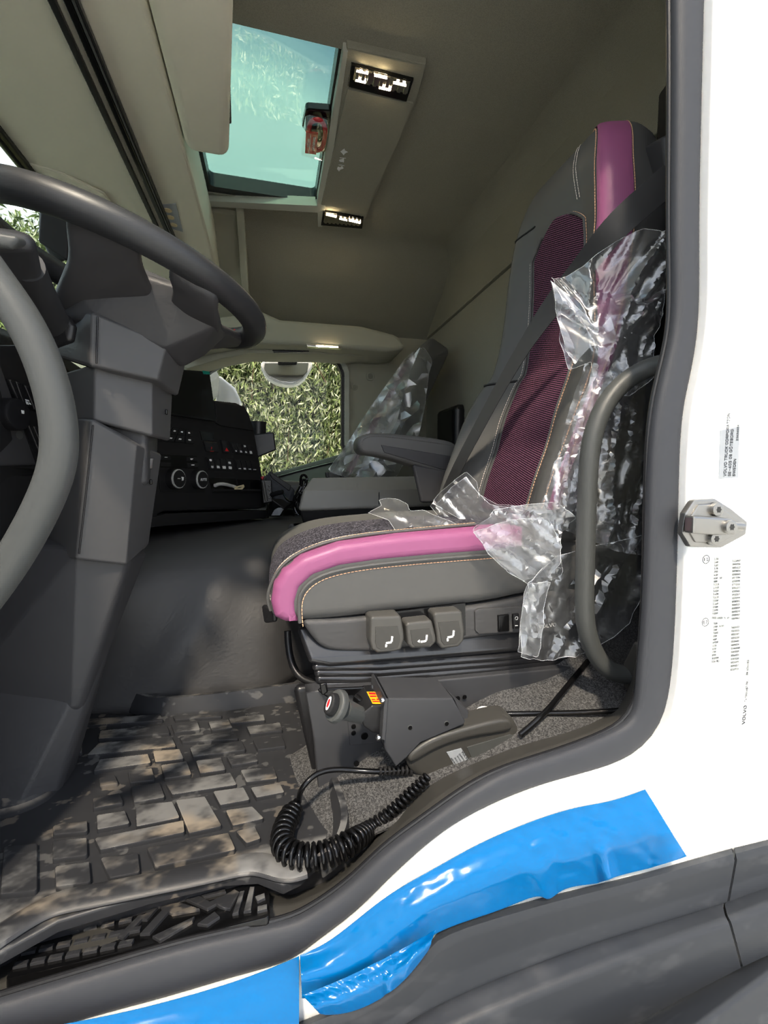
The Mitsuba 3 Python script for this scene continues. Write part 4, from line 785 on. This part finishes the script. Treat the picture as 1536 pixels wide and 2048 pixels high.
def side(z, t, off=0., sgn=-1):      # t = 0 at the front edge of the side, 1 at the back
    return np.array([fX(z)+.040+(fD(z)-.045)*t, SCY+sgn*(fH(z)+.006*math.sin(math.pi*t)+off), z])
def section(z):
    f = [front(z, s) for s in np.linspace(-1, 1, 49)]
    r = [side(z, t, 0, 1) for t in np.linspace(.15, 1, 7)]
    b = [np.array([fX(z)+fD(z)+.006*(1-s*s), SCY-fH(z)*.97*s, z]) for s in np.linspace(-1, 1, 15)]
    l = [side(z, t, 0, -1) for t in np.linspace(1, .15, 7)]
    return f+r+b+l
obj('backrest', loft([section(z) for z in zz]), 'seat_leather', DS, smooth=True)
def fpatch(z0, z1, w, off, m, name, nz=60, ns=18, lab=None):
    P = [[front(z, s*float(w(z)), off*(1-abs(s)**8)) for s in np.linspace(1, -1, ns)] for z in np.linspace(z0, z1, nz)]
    return obj(name, sheet(P), m, DS, smooth=True)
ww = lambda z: (.44+.04*(z-.5))*min(1, ((1.10-z)/.05)**.5 if z > 1.05 else 1) if z < 1.0999 else .02
fpatch(.44, 1.099, ww, .004, 'plum_weave', 'woven_centre', 90)
for s in (-1, 1):
    pth = [front(z, s*(ww(z)+.03), .003) for z in np.linspace(.45, 1.085, 160)]
    obj('piping', tube(pth, .0028, smoothp=False, sides=8), 'seat_leather', DS)
    obj('stitching', stitches([front(z, s*(ww(z)+.055), .0015) for z in np.linspace(.45, 1.085, 160)], .0064, .0046, .0008), 'white_thread' if s > 0 else 'thread', DS, kind='stuff')
P = []
zb = np.r_[np.linspace(.46, ZT-.04, 80), np.linspace(ZT-.036, ZT-.001, 10)]
s0 = lambda z: -.92+.12*float(sm(.65, 1.0, z))
for z in zb:
    P.append([front(z, s, .004)+np.array([0, -.003, 0]) for s in np.linspace(s0(z), -1, 8)]+[side(z, t, .004) for t in np.linspace(.0, .05, 3)])
obj('side_band', sheet(P), 'plum_leather', DS, smooth=True)
obj('stitching', stitches([front(z, s0(z)+.03, .002) for z in zb], .0062, .0046, .0009)+stitches([side(z, .09, .003) for z in zb], .0062, .0046, .0009), 'thread', DS, kind='stuff')
obj('stitching', stitches([front(z, .97, .001)+np.array([.004, .002, 0]) for z in np.linspace(.5, 1.15, 120)], .0062, .0044, .0008), 'white_thread', DS, kind='stuff')
hs = [front(z, -.42+.5*(z-1.1), .002) for z in np.linspace(1.10, ZT-.02, 30)]
for d in (-.004, .004): obj('stitching', stitches([p+np.array([0, d, 0]) for p in hs], .006, .0044, .0007), 'white_thread', DS, kind='stuff')
obj('seam', tube([front(1.125-.0*s, s, .001) for s in np.linspace(.45, 1, 20)], .002, smoothp=False), 'black_plastic', DS)
obj('seam', tube([front(.762, s, .0015) for s in np.linspace(.50, 1, 20)]+[side(.762, .3, .002, 1)], .0028, smoothp=False), 'black_plastic', DS)
AR = obj('armrest', pxslab([(716, 884), (722, 872), (740, 866), (770, 866), (905, 884), (915, 900), (912, 948), (888, 949), (752, 911), (724, 906), (717, 897)], 1.185, 1.255, .012, smooth_n=90), 'seat_leather', DS, smooth=50)
ap_ = Plane((0, 1.185, 0), (0, -1, 0))
obj('inlay', ap_.quad([(762, 890), (900, 912), (900, 941), (880, 938), (768, 905)], .003, -.01, .002), 'dark_plastic', AR)
obj('stitching', stitches(spl([AY(x, y, 1.184) for x, y in ((726, 900), (724, 884), (732, 876), (760, 873), (905, 891))], 120), .0066, .004, .0008), 'lever_grey', AR, kind='stuff')
obj('side_panel', hpx([(830, 935, 1.19), (905, 950, 1.19), (900, 1000, 1.19), (845, 1000, 1.19), (840, 940, 1.22), (900, 1000, 1.22)], .008), 'dark_plastic', DS)
# rear pillar trim with the belt guide
PTR = thing('pillar_trim', 'dark trim of the rear door pillar behind the driver seat', 'pillar trim')
obj('panel', hullr([(.745, .58, .05), (.745, .58, 1.30), (.80, .80, .05), (.80, .80, 1.30), (.86, .58, .05), (.86, .80, 1.30), (.86, .58, 1.30), (.86, .80, .05)], .012, 2), 'dash_plastic', PTR)
obj('guide', hpx([(1256, 322, .80), (1330, 282, .70), (1335, 340, .70), (1262, 362, .80), (1330, 300, .76), (1262, 340, .84)], .008, 2), 'dark_plastic', PTR)
obj('slot', hpx([(1282, 366, .765), (1335, 330, .70), (1335, 342, .70), (1284, 374, .765)], .003), 'gloss_black', PTR)
# seat belt
BL = thing('seat_belt', 'dark grey seat belt running from the door pillar across the driver seat', 'seat belt')
bpz = [(1345, 352, .63), (1290, 400, .655), (1228, 458, .685), (1165, 535, .745), (1105, 610, .81), (1050, 690, .88), (1000, 775, .94), (955, 858, 1.0), (915, 935, 1.055), (886, 1000, 1.10)]
bpt = spl([AY(*q) for q in bpz], 90)
t_, _, _ = frames(bpt)
wd = np.linspace(.0240, .0200, 90); ang = np.radians(np.interp(np.linspace(0, 1, 90), [0, .12, .3, .45, .6, 1], [8, 12, 24, 48, 54, 52]))
N0 = np.array([unit(np.cross(t, (EYE-p))) for t, p in zip(t_, bpt)]); V0 = np.array([unit(np.cross(t, n)) for t, n in zip(t_, N0)])
Wv = N0*np.cos(ang)[:, None]+V0*np.sin(ang)[:, None]
obj('webbing', sheet([[p+w*d*s for s in (-1, -.5, 0, .5, 1)] for p, w, d in zip(bpt, Wv, wd)], .0014), 'belt_web', BL, smooth=30)

# ------------------------------------------------------------------ passenger seat and console box
PS = thing('passenger_seat', 'dark passenger seat wrapped in clear plastic by the far wall', 'seat')
def pb(z, y, d): 
    t = (z-.50)/.66; return (.37+.36*t+d, y, z)
obj('backrest', hullr([pb(.46, 1.90, 0), pb(.46, 2.32, 0), pb(1.02, 1.92, 0), pb(1.02, 2.30, 0), pb(1.13, 2.0, .02), pb(1.13, 2.22, .02), pb(.46, 1.90, .10), pb(.46, 2.32, .10), pb(1.10, 2.0, .09), pb(1.10, 2.22, .09)], .03, 2), 'seat_leather', PS, smooth=60)
obj('centre_strip', hullr([pb(.50, 2.0, -.034), pb(.50, 2.2, -.034), pb(1.05, 2.03, -.034), pb(1.05, 2.18, -.034), pb(.5, 2.0, -.02), pb(1.05, 2.18, -.02)], .003), 'plum_weave', PS)
obj('cushion', hullr([(.02, 1.92, .41), (.02, 2.32, .41), (.45, 1.92, .45), (.45, 2.32, .45), (.05, 1.92, .47), (.05, 2.32, .47), (.45, 1.92, .40), (.45, 2.32, .40)], .028, 2), 'seat_leather', PS, smooth=60)
CBX = thing('console_box', 'dark grey padded console box on the tunnel between the seats', 'console box')
obj('lid', hpx([(628, 962, 1.46), (612, 984, 1.43), (604, 1016, 1.42), (853, 958, 1.46), (860, 980, 1.43), (861, 1007, 1.42), (640, 962, 1.72), (850, 960, 1.72), (625, 1000, 1.76), (860, 1000, 1.76)], .010, 2), 'console_vinyl', CBX, smooth=40)
obj('base', hpx([(605, 1020, 1.425), (862, 1012, 1.425), (862, 1026, 1.43), (609, 1034, 1.43), (862, 1044, 1.44), (612, 1048, 1.44), (640, 1010, 1.72), (850, 1008, 1.72), (850, 1030, 1.72), (640, 1030, 1.72)], .008, 2), 'dash_plastic', CBX)
obj('lid_seam', tube([AY(757, 960, 1.452), AY(758, 985, 1.42), AY(758, 1009, 1.41)], .0016, n=12), 'black_plastic', CBX)
TY = thing('small_tray', 'small black open tray behind the console box under the plastic', 'tray')
obj('tray', hpx([(652, 946, 1.90), (697, 944, 1.90), (697, 962, 1.90), (655, 964, 1.90), (652, 948, 1.98), (697, 948, 1.98), (697, 962, 1.98)], .004), 'black_plastic', TY)
obj('divider', hpx([(658, 945, 1.895), (676, 944, 1.895), (680, 958, 1.895), (660, 960, 1.895)], .003), 'lever_grey', TY)

# ------------------------------------------------------------------ clear plastic
HEM.clear()
PC1 = thing('plastic_cover', 'crumpled clear plastic cover hanging over the side of the driver seat', 'plastic cover')
obj('upper_flap', crumple([(1093, 566), (1125, 552), (1165, 533), (1190, 512), (1240, 482), (1272, 474), (1300, 487), (1321, 514), (1312, 600), (1305, 690), (1296, 760), (1240, 800), (1180, 790), (1165, 735), (1128, 745), (1112, 660)], lambda x, y: np.interp(x, [1090, 1180, 1320], [.76, .685, .66]), .030, 24, .0036, 1, (-.25, 1)), 'film', PC1, smooth=32)
obj('flap_fold', crumple([(1095, 568), (1140, 620), (1190, 665), (1210, 640), (1222, 690), (1170, 700), (1130, 742), (1110, 660)], lambda x, y: np.interp(x, [1090, 1220], [.75, .67]), .026, 22, .005, 2, (.6, .6)), 'film_milky', PC1, smooth=32)
obj('side_sheet', crumple([(1165, 730), (1215, 760), (1305, 700), (1300, 860), (1290, 1000), (1275, 1110), (1210, 1100), (1130, 1060), (1075, 1110), (1060, 1040), (1105, 930), (1140, 830)], lambda x, y: np.interp(y, [700, 1100], [.675, .655]), .026, 24, .0042, 3, (-.3, 1), hem=False), 'film', PC1, smooth=32)
obj('seat_gusset', crumple([(1170, 735), (1190, 780), (1185, 900), (1150, 1010), (1110, 1060), (1080, 1060), (1110, 950), (1145, 830)], lambda x, y: .668, .024, 30, .005, 4, (-.35, 1), hem=False), 'film_milky', PC1, smooth=32)
obj('cushion_bunch', crumple([(945, 1060), (980, 1020), (1040, 1010), (1100, 1005), (1130, 1040), (1110, 1100), (1105, 1150), (1050, 1168), (1000, 1140), (965, 1105)], lambda x, y: .672, .034, 22, .005, 6, (1, .2)), 'film', PC1, smooth=32)
obj('bunch_fold', crumple([(950, 1065), (1010, 1040), (1090, 1035), (1108, 1090), (1090, 1150), (1040, 1160), (995, 1120)], lambda x, y: .652, .034, 20, .005, 7, (.8, .7)), 'film_milky', PC1, smooth=32)
obj('lower_bag', crumple([(1040, 1160), (1105, 1110), (1180, 1090), (1290, 1060), (1275, 1180), (1250, 1235), (1170, 1300), (1080, 1318), (1028, 1303), (1034, 1230)], lambda x, y: .655, .026, 17, .006, 8, (-.6, 1)), 'film', PC1, smooth=32)
obj('bag_pleats', crumple([(1045, 1165), (1090, 1160), (1080, 1230), (1068, 1310), (1030, 1300), (1036, 1240)], lambda x, y: .645, .022, 30, .005, 9, (.06, 1)), 'film_milky', PC1, smooth=32)
[obj('hem', q_, 'hem_film', PC1) for q_ in HEM]; HEM.clear()
PC2 = thing('plastic_wrap', 'bunched clear plastic lying on the rear of the driver cushion under the belt', 'plastic wrap')
obj('peak', crumple([(860, 1012), (880, 985), (905, 962), (925, 946), (945, 965), (952, 990), (985, 1010), (1060, 1015), (1070, 1040), (1000, 1060), (930, 1058), (880, 1036)], lambda x, y: np.interp(x, [860, 1060], [.93, .74]), .028, 24, .0045, 11), 'film', PC2, smooth=32)
obj('fold', crumple([(870, 1010), (900, 975), (925, 955), (945, 985), (970, 1010), (1040, 1022), (1010, 1050), (935, 1050)], lambda x, y: np.interp(x, [860, 1060], [.91, .73]), .024, 30, .0045, 12), 'film_milky', PC2, smooth=32)
[obj('hem', q_, 'hem_film', PC2) for q_ in HEM]; HEM.clear()
PC3 = thing('plastic_scrap', 'flat milky plastic scrap on top of the driver cushion by the console box', 'plastic scrap')
obj('sheet', crumple([(735, 1026), (745, 1020), (762, 1012), (757, 1000), (775, 996), (795, 998), (815, 1008), (818, 1022), (845, 1020), (862, 1030), (915, 1052), (890, 1058), (790, 1062), (775, 1040)], lambda x, y: np.interp(y, [995, 1062], [.90, .78]), .03, 22, .0045, 13), 'film_milky', PC3, smooth=32)
[obj('hem', q_, 'hem_film', PC3) for q_ in HEM]; HEM.clear()
PC4 = thing('plastic_cover', 'clear plastic cover draped from the top of the passenger seat', 'plastic cover')
obj('front_drape', crumple([(842, 702), (830, 708), (800, 735), (760, 790), (720, 850), (690, 900), (655, 945), (690, 958), (770, 960), (790, 955), (830, 880), (850, 790), (862, 725)], lambda x, y: np.interp(x, [650, 860], [1.86, 1.84]), .09, 10, .010, 14, (-.55, .8)), 'film', PC4, smooth=32)
obj('far_drape', crumple([(836, 704), (800, 735), (750, 800), (700, 880), (655, 945), (690, 955), (740, 930), (790, 850), (815, 760)], lambda x, y: 1.80, .08, 11, .010, 15, (-.55, .8), hem=False), 'film', PC4, smooth=32)
[obj('hem', q_, 'hem_film', PC4) for q_ in HEM]; HEM.clear()
# ------------------------------------------------------------------ winch style lever unit on the seat base
LU = thing('lever_unit', 'black sheet metal box with orange sticker and a grey pull knob on the seat base', 'lever unit')
obj('housing', pxslab([(776, 1397), (906, 1397), (931, 1443), (927, 1450), (842, 1486), (814, 1516), (792, 1534), (770, 1500), (767, 1480)], .612, .685, .003), 'box_plastic', LU)
obj('flange', pxslab([(768, 1398), (777, 1397), (771, 1482), (764, 1480)], .606, .69, .002), 'box_plastic', LU)
obj('end_ear', pxslab([(908, 1398), (938, 1424), (936, 1440), (928, 1447)], .635, .67, .003), 'box_plastic', LU)
mot = pillow(rnd(pxloop([(722, 1438), (724, 1428), (744, 1411), (768, 1410), (763, 1468), (744, 1466), (728, 1454)], .622), .004), XZ, .622, .688, .003, 3)
obj('motor', mot, 'black_plastic', LU)
zt_ = AY(750, 1411, .622)[2]
TP = Plane((.1, .65, zt_), (0, 0, 1), up=(0, 1, 0))
k = obj('sticker', TP.quad([(733, 1384), (752, 1384), (764, 1408), (745, 1408)], .0006, .0, .0001), 'orange_sticker', LU)
obj('print', [TP.quad(q, .0009, .0006, .0001) for q in ([(737, 1386), (750, 1386), (752, 1390), (739, 1390)], [(739, 1392), (752, 1392), (754, 1395), (741, 1395)], [(743, 1399), (750, 1399), (751, 1401), (744, 1401)], [(745, 1403), (758, 1403), (759, 1405), (746, 1405)], [(753, 1398), (757, 1398), (758, 1401), (754, 1401)])], 'print_red', k, smooth=False)
hp = Plane((0, .612, 0), (0, -1, 0))
for x, y in ((820, 1455), (893, 1447)):
    k = obj('hole_rim', hp.disc(x, y, .0042, .0010, -.001, .0006, 20), 'bar_plastic', LU); obj('hole', hp.disc(x, y, .0034, .0014, .0, .0002, 20), 'gloss_black', k)
for x, y, d in ((765, 1400, .604), (757, 1475, .61), (747, 1375, .68)):
    c = AY(x, y, d); s = trimesh.creation.icosphere(subdivisions=2, radius=.0045); s.apply_translation(c); obj('bolt', s, 'chrome', LU, smooth=True)
ax = unit(AY(722, 1430, .635)-AY(664, 1410, .585))
obj('neck', tube([AY(726, 1432, .640), AY(700, 1422, .615), AY(684, 1416, .600)], [.0118, .0135, .0150], n=12, sides=20), 'bar_plastic', LU)
fc = AY(676, 1413, .592); u = unit(np.cross(ax, [0, 0, 1])); v = np.cross(ax, u)
ring_ = lambda c, ru, rv: [c+ru*math.cos(t)*u+rv*math.sin(t)*v for t in np.linspace(0, 2*np.pi, 19)[:-1]]
KN = obj('knob', hullr(ring_(fc, .013, .0195)+ring_(fc-ax*.007, .012, .0185), .0035), 'bar_plastic', LU)
obj('cap', hullr(ring_(fc-ax*.014, .006, .0125)+ring_(fc-ax*.022, .005, .011), .003), 'dash_plastic', KN)
obj('mark', hullr(ring_(fc-ax*.0255, .0025, .0085), .0006), 'print_white', KN)
obj('mark', hullr(ring_(fc-ax*.0262, .0012, .005), .0005), 'print_red', KN)
obj('connector', [tube([AY(718, 1400, .66), AY(730, 1408, .65), AY(727, 1416, .64)], .005, n=14), tube([AY(712, 1396, .67), AY(722, 1404, .66)], .007, n=6)], 'gloss_black', LU)
# cables on the carpet
def AC(px, py, h):
    "the point where the line of sight meets the carpet, raised by h"
    y = .60
    for _ in range(60):
        p = AY(px, py, y); y += .25*(p[2]-cz(p[0], p[1])-h) if y < .9 else 0
        y = min(max(y, .575), .78)
    return AY(px, py, y)
WL = thing('wire_lanyard', 'white plastic coated wire with a small loop beside the lever box', 'wire')
obj('wire', tube([AY(932, 1436, .640), AC(960, 1428, .010), AC(985, 1427, .010), AC(1006, 1428, .010)], .0028, n=20), 'print_white', WL)
obj('loop', tube([AC(950, 1430, .010), AC(954, 1420, .010), AC(966, 1414, .010), AC(980, 1419, .010), AC(984, 1428, .010)], .0017, n=24), 'print_white', WL)
obj('black_cable', tube([AC(1006, 1428, .008), AC(1070, 1427, .007), AC(1160, 1425, .007), AC(1252, 1420, .007)], .0042, n=30), 'gloss_black', label='straight black cable lying across the carpet toward the door pillar', cat='cable')
obj('black_rod', tube([AC(1176, 1322, .012), AC(1120, 1390, .015), AC(1085, 1430, .018), AC(1040, 1470, .012)], .0046, n=30), 'gloss_black', label='thin black hose slanting over the carpet behind the hand remote', cat='hose')
# ------------------------------------------------------------------ hand remote with coiled cord
RM = thing('hand_remote', 'olive grey hand remote control lying behind the sill trim', 'remote control')
YR = .618
obj('body', pxslab([(814, 1520), (819, 1506), (834, 1493), (868, 1472), (952, 1446), (1016, 1433), (1027, 1438), (1042, 1466), (1036, 1480), (944, 1524), (892, 1551), (860, 1559), (836, 1555), (820, 1541)], YR, YR+.036, .010, smooth_n=90), 'olive_plastic', RM, smooth=50)
obj('upper_shell', pxslab([(817, 1515), (834, 1497), (868, 1477), (952, 1451), (1014, 1439), (1024, 1444), (1026, 1456), (1018, 1463), (960, 1474), (880, 1497), (835, 1522), (820, 1526)], YR-.007, YR+.03, .006, smooth_n=80), 'olive_plastic', RM, smooth=50)
rp = Plane((0, YR, 0), (0, -1, 0))
obj('key_pad', rp.quad([(933, 1494), (1020, 1468), (1038, 1474), (1034, 1482), (945, 1520)], .0015, -.002, .0008), 'bar_plastic', RM)
k = obj('sticker', rp.quad([(893, 1504), (922, 1496), (939, 1522), (912, 1536)], .0012, .0, .0002), 'pale_sticker', RM)
an = math.atan2(-(1522-1496)*1.0, (939-922)*1.0)
obj('print', [rp.text('VOLVO', 930, 1510.5, .0042, .0016, an, True, True, 1.1)]+[rp.text(t, 923-5.6*i, 1513.5+2.6*i, .0022, .0016, an, False, True, .8) for i, t in enumerate(('22458201 P03', 'RCU 1240', '24V 0.2A', 'MADE IN EU'))], 'print_dark', k, smooth=False)
for i in range(8):
    u_ = i/7; obj('boot_ring', tube([AY(758+60*u_, 1542-2*u_, YR+.012), AY(762+60*u_, 1542-2*u_, YR+.012)], .0058+.0028*u_, n=3, sides=14), 'dash_plastic', RM)
CD = thing('coiled_cord', 'black coiled cord of the hand remote curling over the mat corner', 'coiled cord')
obj('lead', tube([AY(820, 1540, YR+.012), AY(755, 1543, YR+.012), AY(700, 1540, .64), AY(655, 1541, .64), AY(625, 1554, .635), AY(604, 1578, .63), AZ(598, 1604, .022)], .0040, n=60), 'gloss_black', CD)
cp = [AZ(598, 1606, .022), AZ(580, 1632, .018), AZ(566, 1664, .017), AZ(568, 1694, .017), AZ(592, 1711, .017), AZ(630, 1713, .017), AZ(668, 1702, .018), AZ(706, 1682, .02), AY(743, 1656, .588), AY(782, 1624, .588), AY(820, 1588, .590), AY(856, 1554, .592)]
n_ = 2600; cpa = spl(cp, n_); t_, A_, B_ = frames(cpa, up=(0, 0, 1))
s_ = np.linspace(0, 1, n_); rad = np.interp(s_, [0, .06, .5, .75, 1], [.006, .0135, .0140, .0075, .0055])
L_ = np.r_[0, np.cumsum(np.linalg.norm(np.diff(cpa, axis=0), axis=1))]
ph = np.cumsum(np.gradient(L_)/np.interp(s_, [0, .6, 1], [.0092, .0088, .0072]))*2*np.pi
hel = cpa+(rad*np.cos(ph))[:, None]*A_+(rad*np.sin(ph))[:, None]*B_
obj('coil', tube(hel, .0031, n=2400, sides=6, smoothp=False), 'gloss_black', CD, smooth=True)

# ------------------------------------------------------------------ on the white body side
BP = Plane((0, .478, 0), (0, -1, 0))
SK_ = thing('door_striker', 'metal door striker with torx bolts on the white door pillar', 'door striker')
obj('plate', BP.quad([(1363, 1026), (1381, 999), (1423, 997), (1455, 1017), (1487, 1043), (1484, 1068), (1436, 1094), (1374, 1093), (1357, 1065)], .006, -.002, .0025, rc=.004), 'steel', SK_)
obj('plate_step', BP.quad([(1372, 1030), (1386, 1008), (1420, 1006), (1450, 1026), (1474, 1047), (1472, 1062), (1432, 1084), (1380, 1083), (1368, 1062)], .0085, .004, .002, rc=.004), 'steel', SK_)
obj('arm', BP.quad([(1357, 1029), (1394, 1031), (1432, 1034), (1444, 1043), (1446, 1056), (1438, 1066), (1394, 1066), (1356, 1063)], .022, .010, .003, rc=.003), 'steel', SK_)
obj('pin', tube([BP.at(1446, 1050, .012), BP.at(1466, 1051, .012)], .006, n=4, sides=16), 'steel', SK_)
for x, y, d, r in ((1418, 1018, .009, .0095), (1414, 1075, .009, .0095), (1425, 1050, .022, .0095)):
    k = obj('bolt', BP.disc(x, y, r, d+.005, d-.002, .002, 28), 'steel', SK_)
    a = np.arange(24)*2*np.pi/24; rr = .0040*(1+.18*np.cos(6*a))
    obj('socket', pillow(BP.ab(x, y)+rr[:, None]*np.stack([np.cos(a), np.sin(a)], 1), BP.P, d+.0054, d+.004, .0002, 1), 'gloss_black', k)
L1 = thing('maker_label', 'small pale label with a maker address printed sideways above the striker', 'label')
obj('plate', BP.quad([(1440, 861), (1478, 853), (1475, 955), (1437, 957)], .0008, -.001, .0002), 'pale_sticker', L1)
tx = []
for t, x, y, h in (('VOLVO TRUCK CORPORATION', 1450.5, 953, .0046), ('SE-405 08 GÖTEBORG', 1459.5, 953, .0046), ('SWEDEN', 1468.5, 953, .0046), ('23636558', 1474.5, 882, .0034)):
    tx.append(BP.text(t, x, y, h, .0011, math.pi/2, False, False, .92))
obj('print', tx, 'print_dark', L1, smooth=False)
L2 = thing('approval_label', 'clear sticker with two columns of approval numbers on the white door pillar', 'label')
obj('plate', BP.quad([(1392, 1104), (1508, 1112), (1500, 1440), (1480, 1452), (1386, 1420)], .0006, -.001, .0002, rc=.006), 'white_paint', L2)
c1 = '13R 14R 16R 17R 29R 43R 45R-50 48R 121R 131R 141R 142R 151R 155R 156R 158R 159R 105R'.split(); c2 = '115407 090704 081422 090854 030060 012294 010201 071026 010313 020045 010107 010199 000001 000015 000009 000010 000002 060062'.split()
d1 = ['10R', '24R-0.50', '28R', '34RI', '39R', '46R', '49DR', '51R', '61R', '79R', '89R', '93IIIR', '116 RLI']; d2 = '065922 035015 002269 030130 010682 068024 074060E 039238 006003 030550 001079 000057 012772'.split()
tx = []; h = .0031
for A, x0, y0, x1, y1 in ((c1, 1427, 1120, 1423, 1229), (c2, 1463, 1124, 1461.5, 1239), (d1, 1425.5, 1249, 1421.5, 1325), (d2, 1461, 1257, 1459.5, 1341)):
    for i, t in enumerate(A):
        u_ = i/(len(A)-1); tx.append(BP.text(t, x0+(x1-x0)*u_, y0+(y1-y0)*u_, h, .0009, 0, False, False, .95))
tx.append(BP.text('EX/II-EX/III-FL-AT', 1422, 1237, .0030, .0009, -.09, False, False, .80))
for x, y, t in ((1411, 1118.5, 'E1'), (1409.5, 1244, 'E7')):
    tx.append(BP.text(t, x, y, .0048, .0009, 0, False, True)); c = BP.ab(x, y)
    tx.append(tube([BP.P(*(c+.0058*np.array([math.cos(a), math.sin(a)])), .0009) for a in np.linspace(0, 2*np.pi, 33)[:-1]], .0004, n=48, sides=5, closed=True))
tx += [BP.text('BB 634283', 1494.5, 1350, .0036, .0009, math.pi/2, False, False, .9), BP.text('VOLVO', 1488, 1448, .0054, .0009, math.pi/2*.97, True, False, 1.15), BP.text('7470816B', 1491.5, 1403, .0036, .0009, math.pi/2*.97, False, False, .85), BP.text('D.Nr.', 1493.5, 1376, .0044, .0009, math.pi/2*.97, False, False, .9)]
obj('print', tx, 'print_dark', L2, smooth=False)
# ------------------------------------------------------------------ blue protective film
BF = thing('protective_film', 'glossy blue protective film stuck along the white sill below the doorway', 'protective film')
def film(topc, botc, nu, nv, seed, wr, y_top=.4765, bulge=.020, name='sheet'):
    a, b = spl(topc, nu), spl(botc, nu); P = []
    for i in range(nu):
        r = []
        for j in range(nv):
            v = j/(nv-1); x, y = a[i]*(1-v)+b[i]*v
            Y = y_top-bulge*math.sin(min(1, v/.62)*math.pi/2)**1.5+.010*max(0, v-.62)/.38
            u_ = i/(nu-1); k = wr(u_)*max(0, (v-.48)/.52)
            ph = u_*nu*.16+.8*math.sin(u_*23)+v*2.2
            Y -= k*.017*max(0, math.sin(ph))**1.5+.0016*meshkit.noise(np.array([u_*40, v*9, seed]))*(.3+wr(u_))
            r.append(AY(x, y, Y))
        P.append(r)
    return obj(name, sheet(P, -.0008), 'blue_film', BF, smooth=True)
film([(600, 1910), (660, 1880), (768, 1797), (868, 1737), (950, 1692), (1050, 1648), (1150, 1616), (1220, 1602), (1290, 1579)],
     [(604, 1995), (690, 1985), (790, 1930), (868, 1868), (1000, 1818), (1080, 1792), (1096, 1797), (1120, 1782), (1160, 1770), (1200, 1764), (1240, 1750), (1300, 1735), (1372, 1712)], 240, 40, 3, lambda u: float(sm(.60, .70, u))*1.0+.10)
film([(-420, 2215), (-240, 2146), (-80, 2090), (200, 2034), (380, 1990), (500, 1952), (598, 1912)], [(-420, 2390), (-240, 2310), (-80, 2240), (200, 2200), (400, 2170), (520, 2150), (598, 2140)], 90, 24, 4, lambda u: .15)
film([(604, 1990), (690, 1955), (790, 1905), (872, 1860)], [(640, 2028), (700, 2022), (790, 1975), (856, 1900)], 60, 14, 5, lambda u: .8, .452, .012, 'loose_fold')
# ------------------------------------------------------------------ dark step panels
def steppanel(name, label, topc, midc, botc, prof, nu=70, nv=44):
    a, m, b = spl(topc, nu), spl(midc, nu), spl(botc, nu)
    row = lambda i, v: [np.interp(v, [0, .25, .5, .8, 1], [a[i][k], a[i][k]*.45+m[i][k]*.55, m[i][k], m[i][k]*.45+b[i][k]*.55, b[i][k]]) for k in (0, 1)]
    P = [[AY(*row(i, j/(nv-1)), float(np.interp(j/(nv-1), *prof))) for j in range(nv)] for i in range(nu)]
    return obj(name, sheet(P, -.004), 'step_plastic', label=label, cat='step panel', smooth=50)
PR = ([0, .04, .25, .45, .62, .8, 1.0], [.480, .466, .460, .452, .428, .420, .416])
steppanel('side_skirt', 'large dark grey plastic step panel below the blue film', [(-300, 2420), (200, 2215), (540, 2075), (640, 2034), (700, 2012), (780, 1970), (850, 1908), (880, 1868), (1000, 1823), (1100, 1796), (1200, 1772), (1300, 1747), (1375, 1726), (1467, 1700)], [(-300, 2540), (200, 2340), (540, 2200), (700, 2130), (850, 2040), (1000, 1970), (1200, 1895), (1360, 1845), (1446, 1818)], [(-300, 2660), (200, 2460), (540, 2330), (700, 2290), (900, 2215), (1100, 2125), (1240, 2055), (1360, 1990), (1476, 1930)], PR)
steppanel('side_skirt', 'narrow dark grey step panel at the right picture edge beside the large one', [(1472, 1699), (1510, 1690), (1600, 1668)], [(1451, 1817), (1510, 1795), (1600, 1765)], [(1480, 1928), (1530, 1905), (1640, 1860)], PR, 20)
obj('skirt_backing', hullr([AY(1430, 1720, .49), AY(1500, 1700, .49), AY(1430, 1960, .46), AY(1500, 1940, .46)], .006), 'gloss_black', 'side_skirt')
Lq = [AY(1478, 1930, .416), AY(1640, 1858, .416), AY(1700, 2300, .33), AY(1000, 2330, .33), AY(1240, 2055, .416)]
obj('step_tread', hullr([p-[0, .0, .012] for p in Lq], .006), 'step_plastic', label='flat dark step tread under the step panels in the bottom corner', cat='step')
# ------------------------------------------------------------------ mirrors outside the passenger window
MR = thing('door_mirror', 'white backed door mirror outside the passenger window', 'mirror')
obj('shell', pxslab([(432, 752), (440, 751), (470, 775), (481, 800), (480, 822), (430, 822)], 2.75, 2.87, .02), 'white_paint', MR)
obj('arm', hpx([(430, 740, 2.72), (436, 752, 2.72), (434, 790, 2.72), (424, 800, 2.72), (432, 760, 2.8), (405, 800, 2.50), (405, 780, 2.50)], .006), 'pale_trim', MR)
KM = thing('kerb_mirror', 'wide rounded kerb mirror hanging outside the top of the passenger window', 'mirror')
obj('shell', pxslab([(526, 722), (524, 738), (535, 755), (560, 768), (585, 770), (605, 762), (618, 745), (622, 722)], 2.72, 2.80, .012, smooth_n=60), 'white_paint', KM)
kg = Plane(AY(572, 745, 2.718), (0, -1, 0))
obj('glass', kg.quad([(529, 726), (528, 738), (538, 752), (561, 764), (585, 766), (603, 758), (614, 744), (617, 726)], .004, -.002, .003), 'chrome', KM)
obj('bracket', hpx([(558, 715, 2.7), (592, 715, 2.7), (592, 726, 2.7), (558, 726, 2.7), (575, 715, 2.8), (560, 700, 2.55), (590, 700, 2.55)], .006), 'black_plastic', KM)
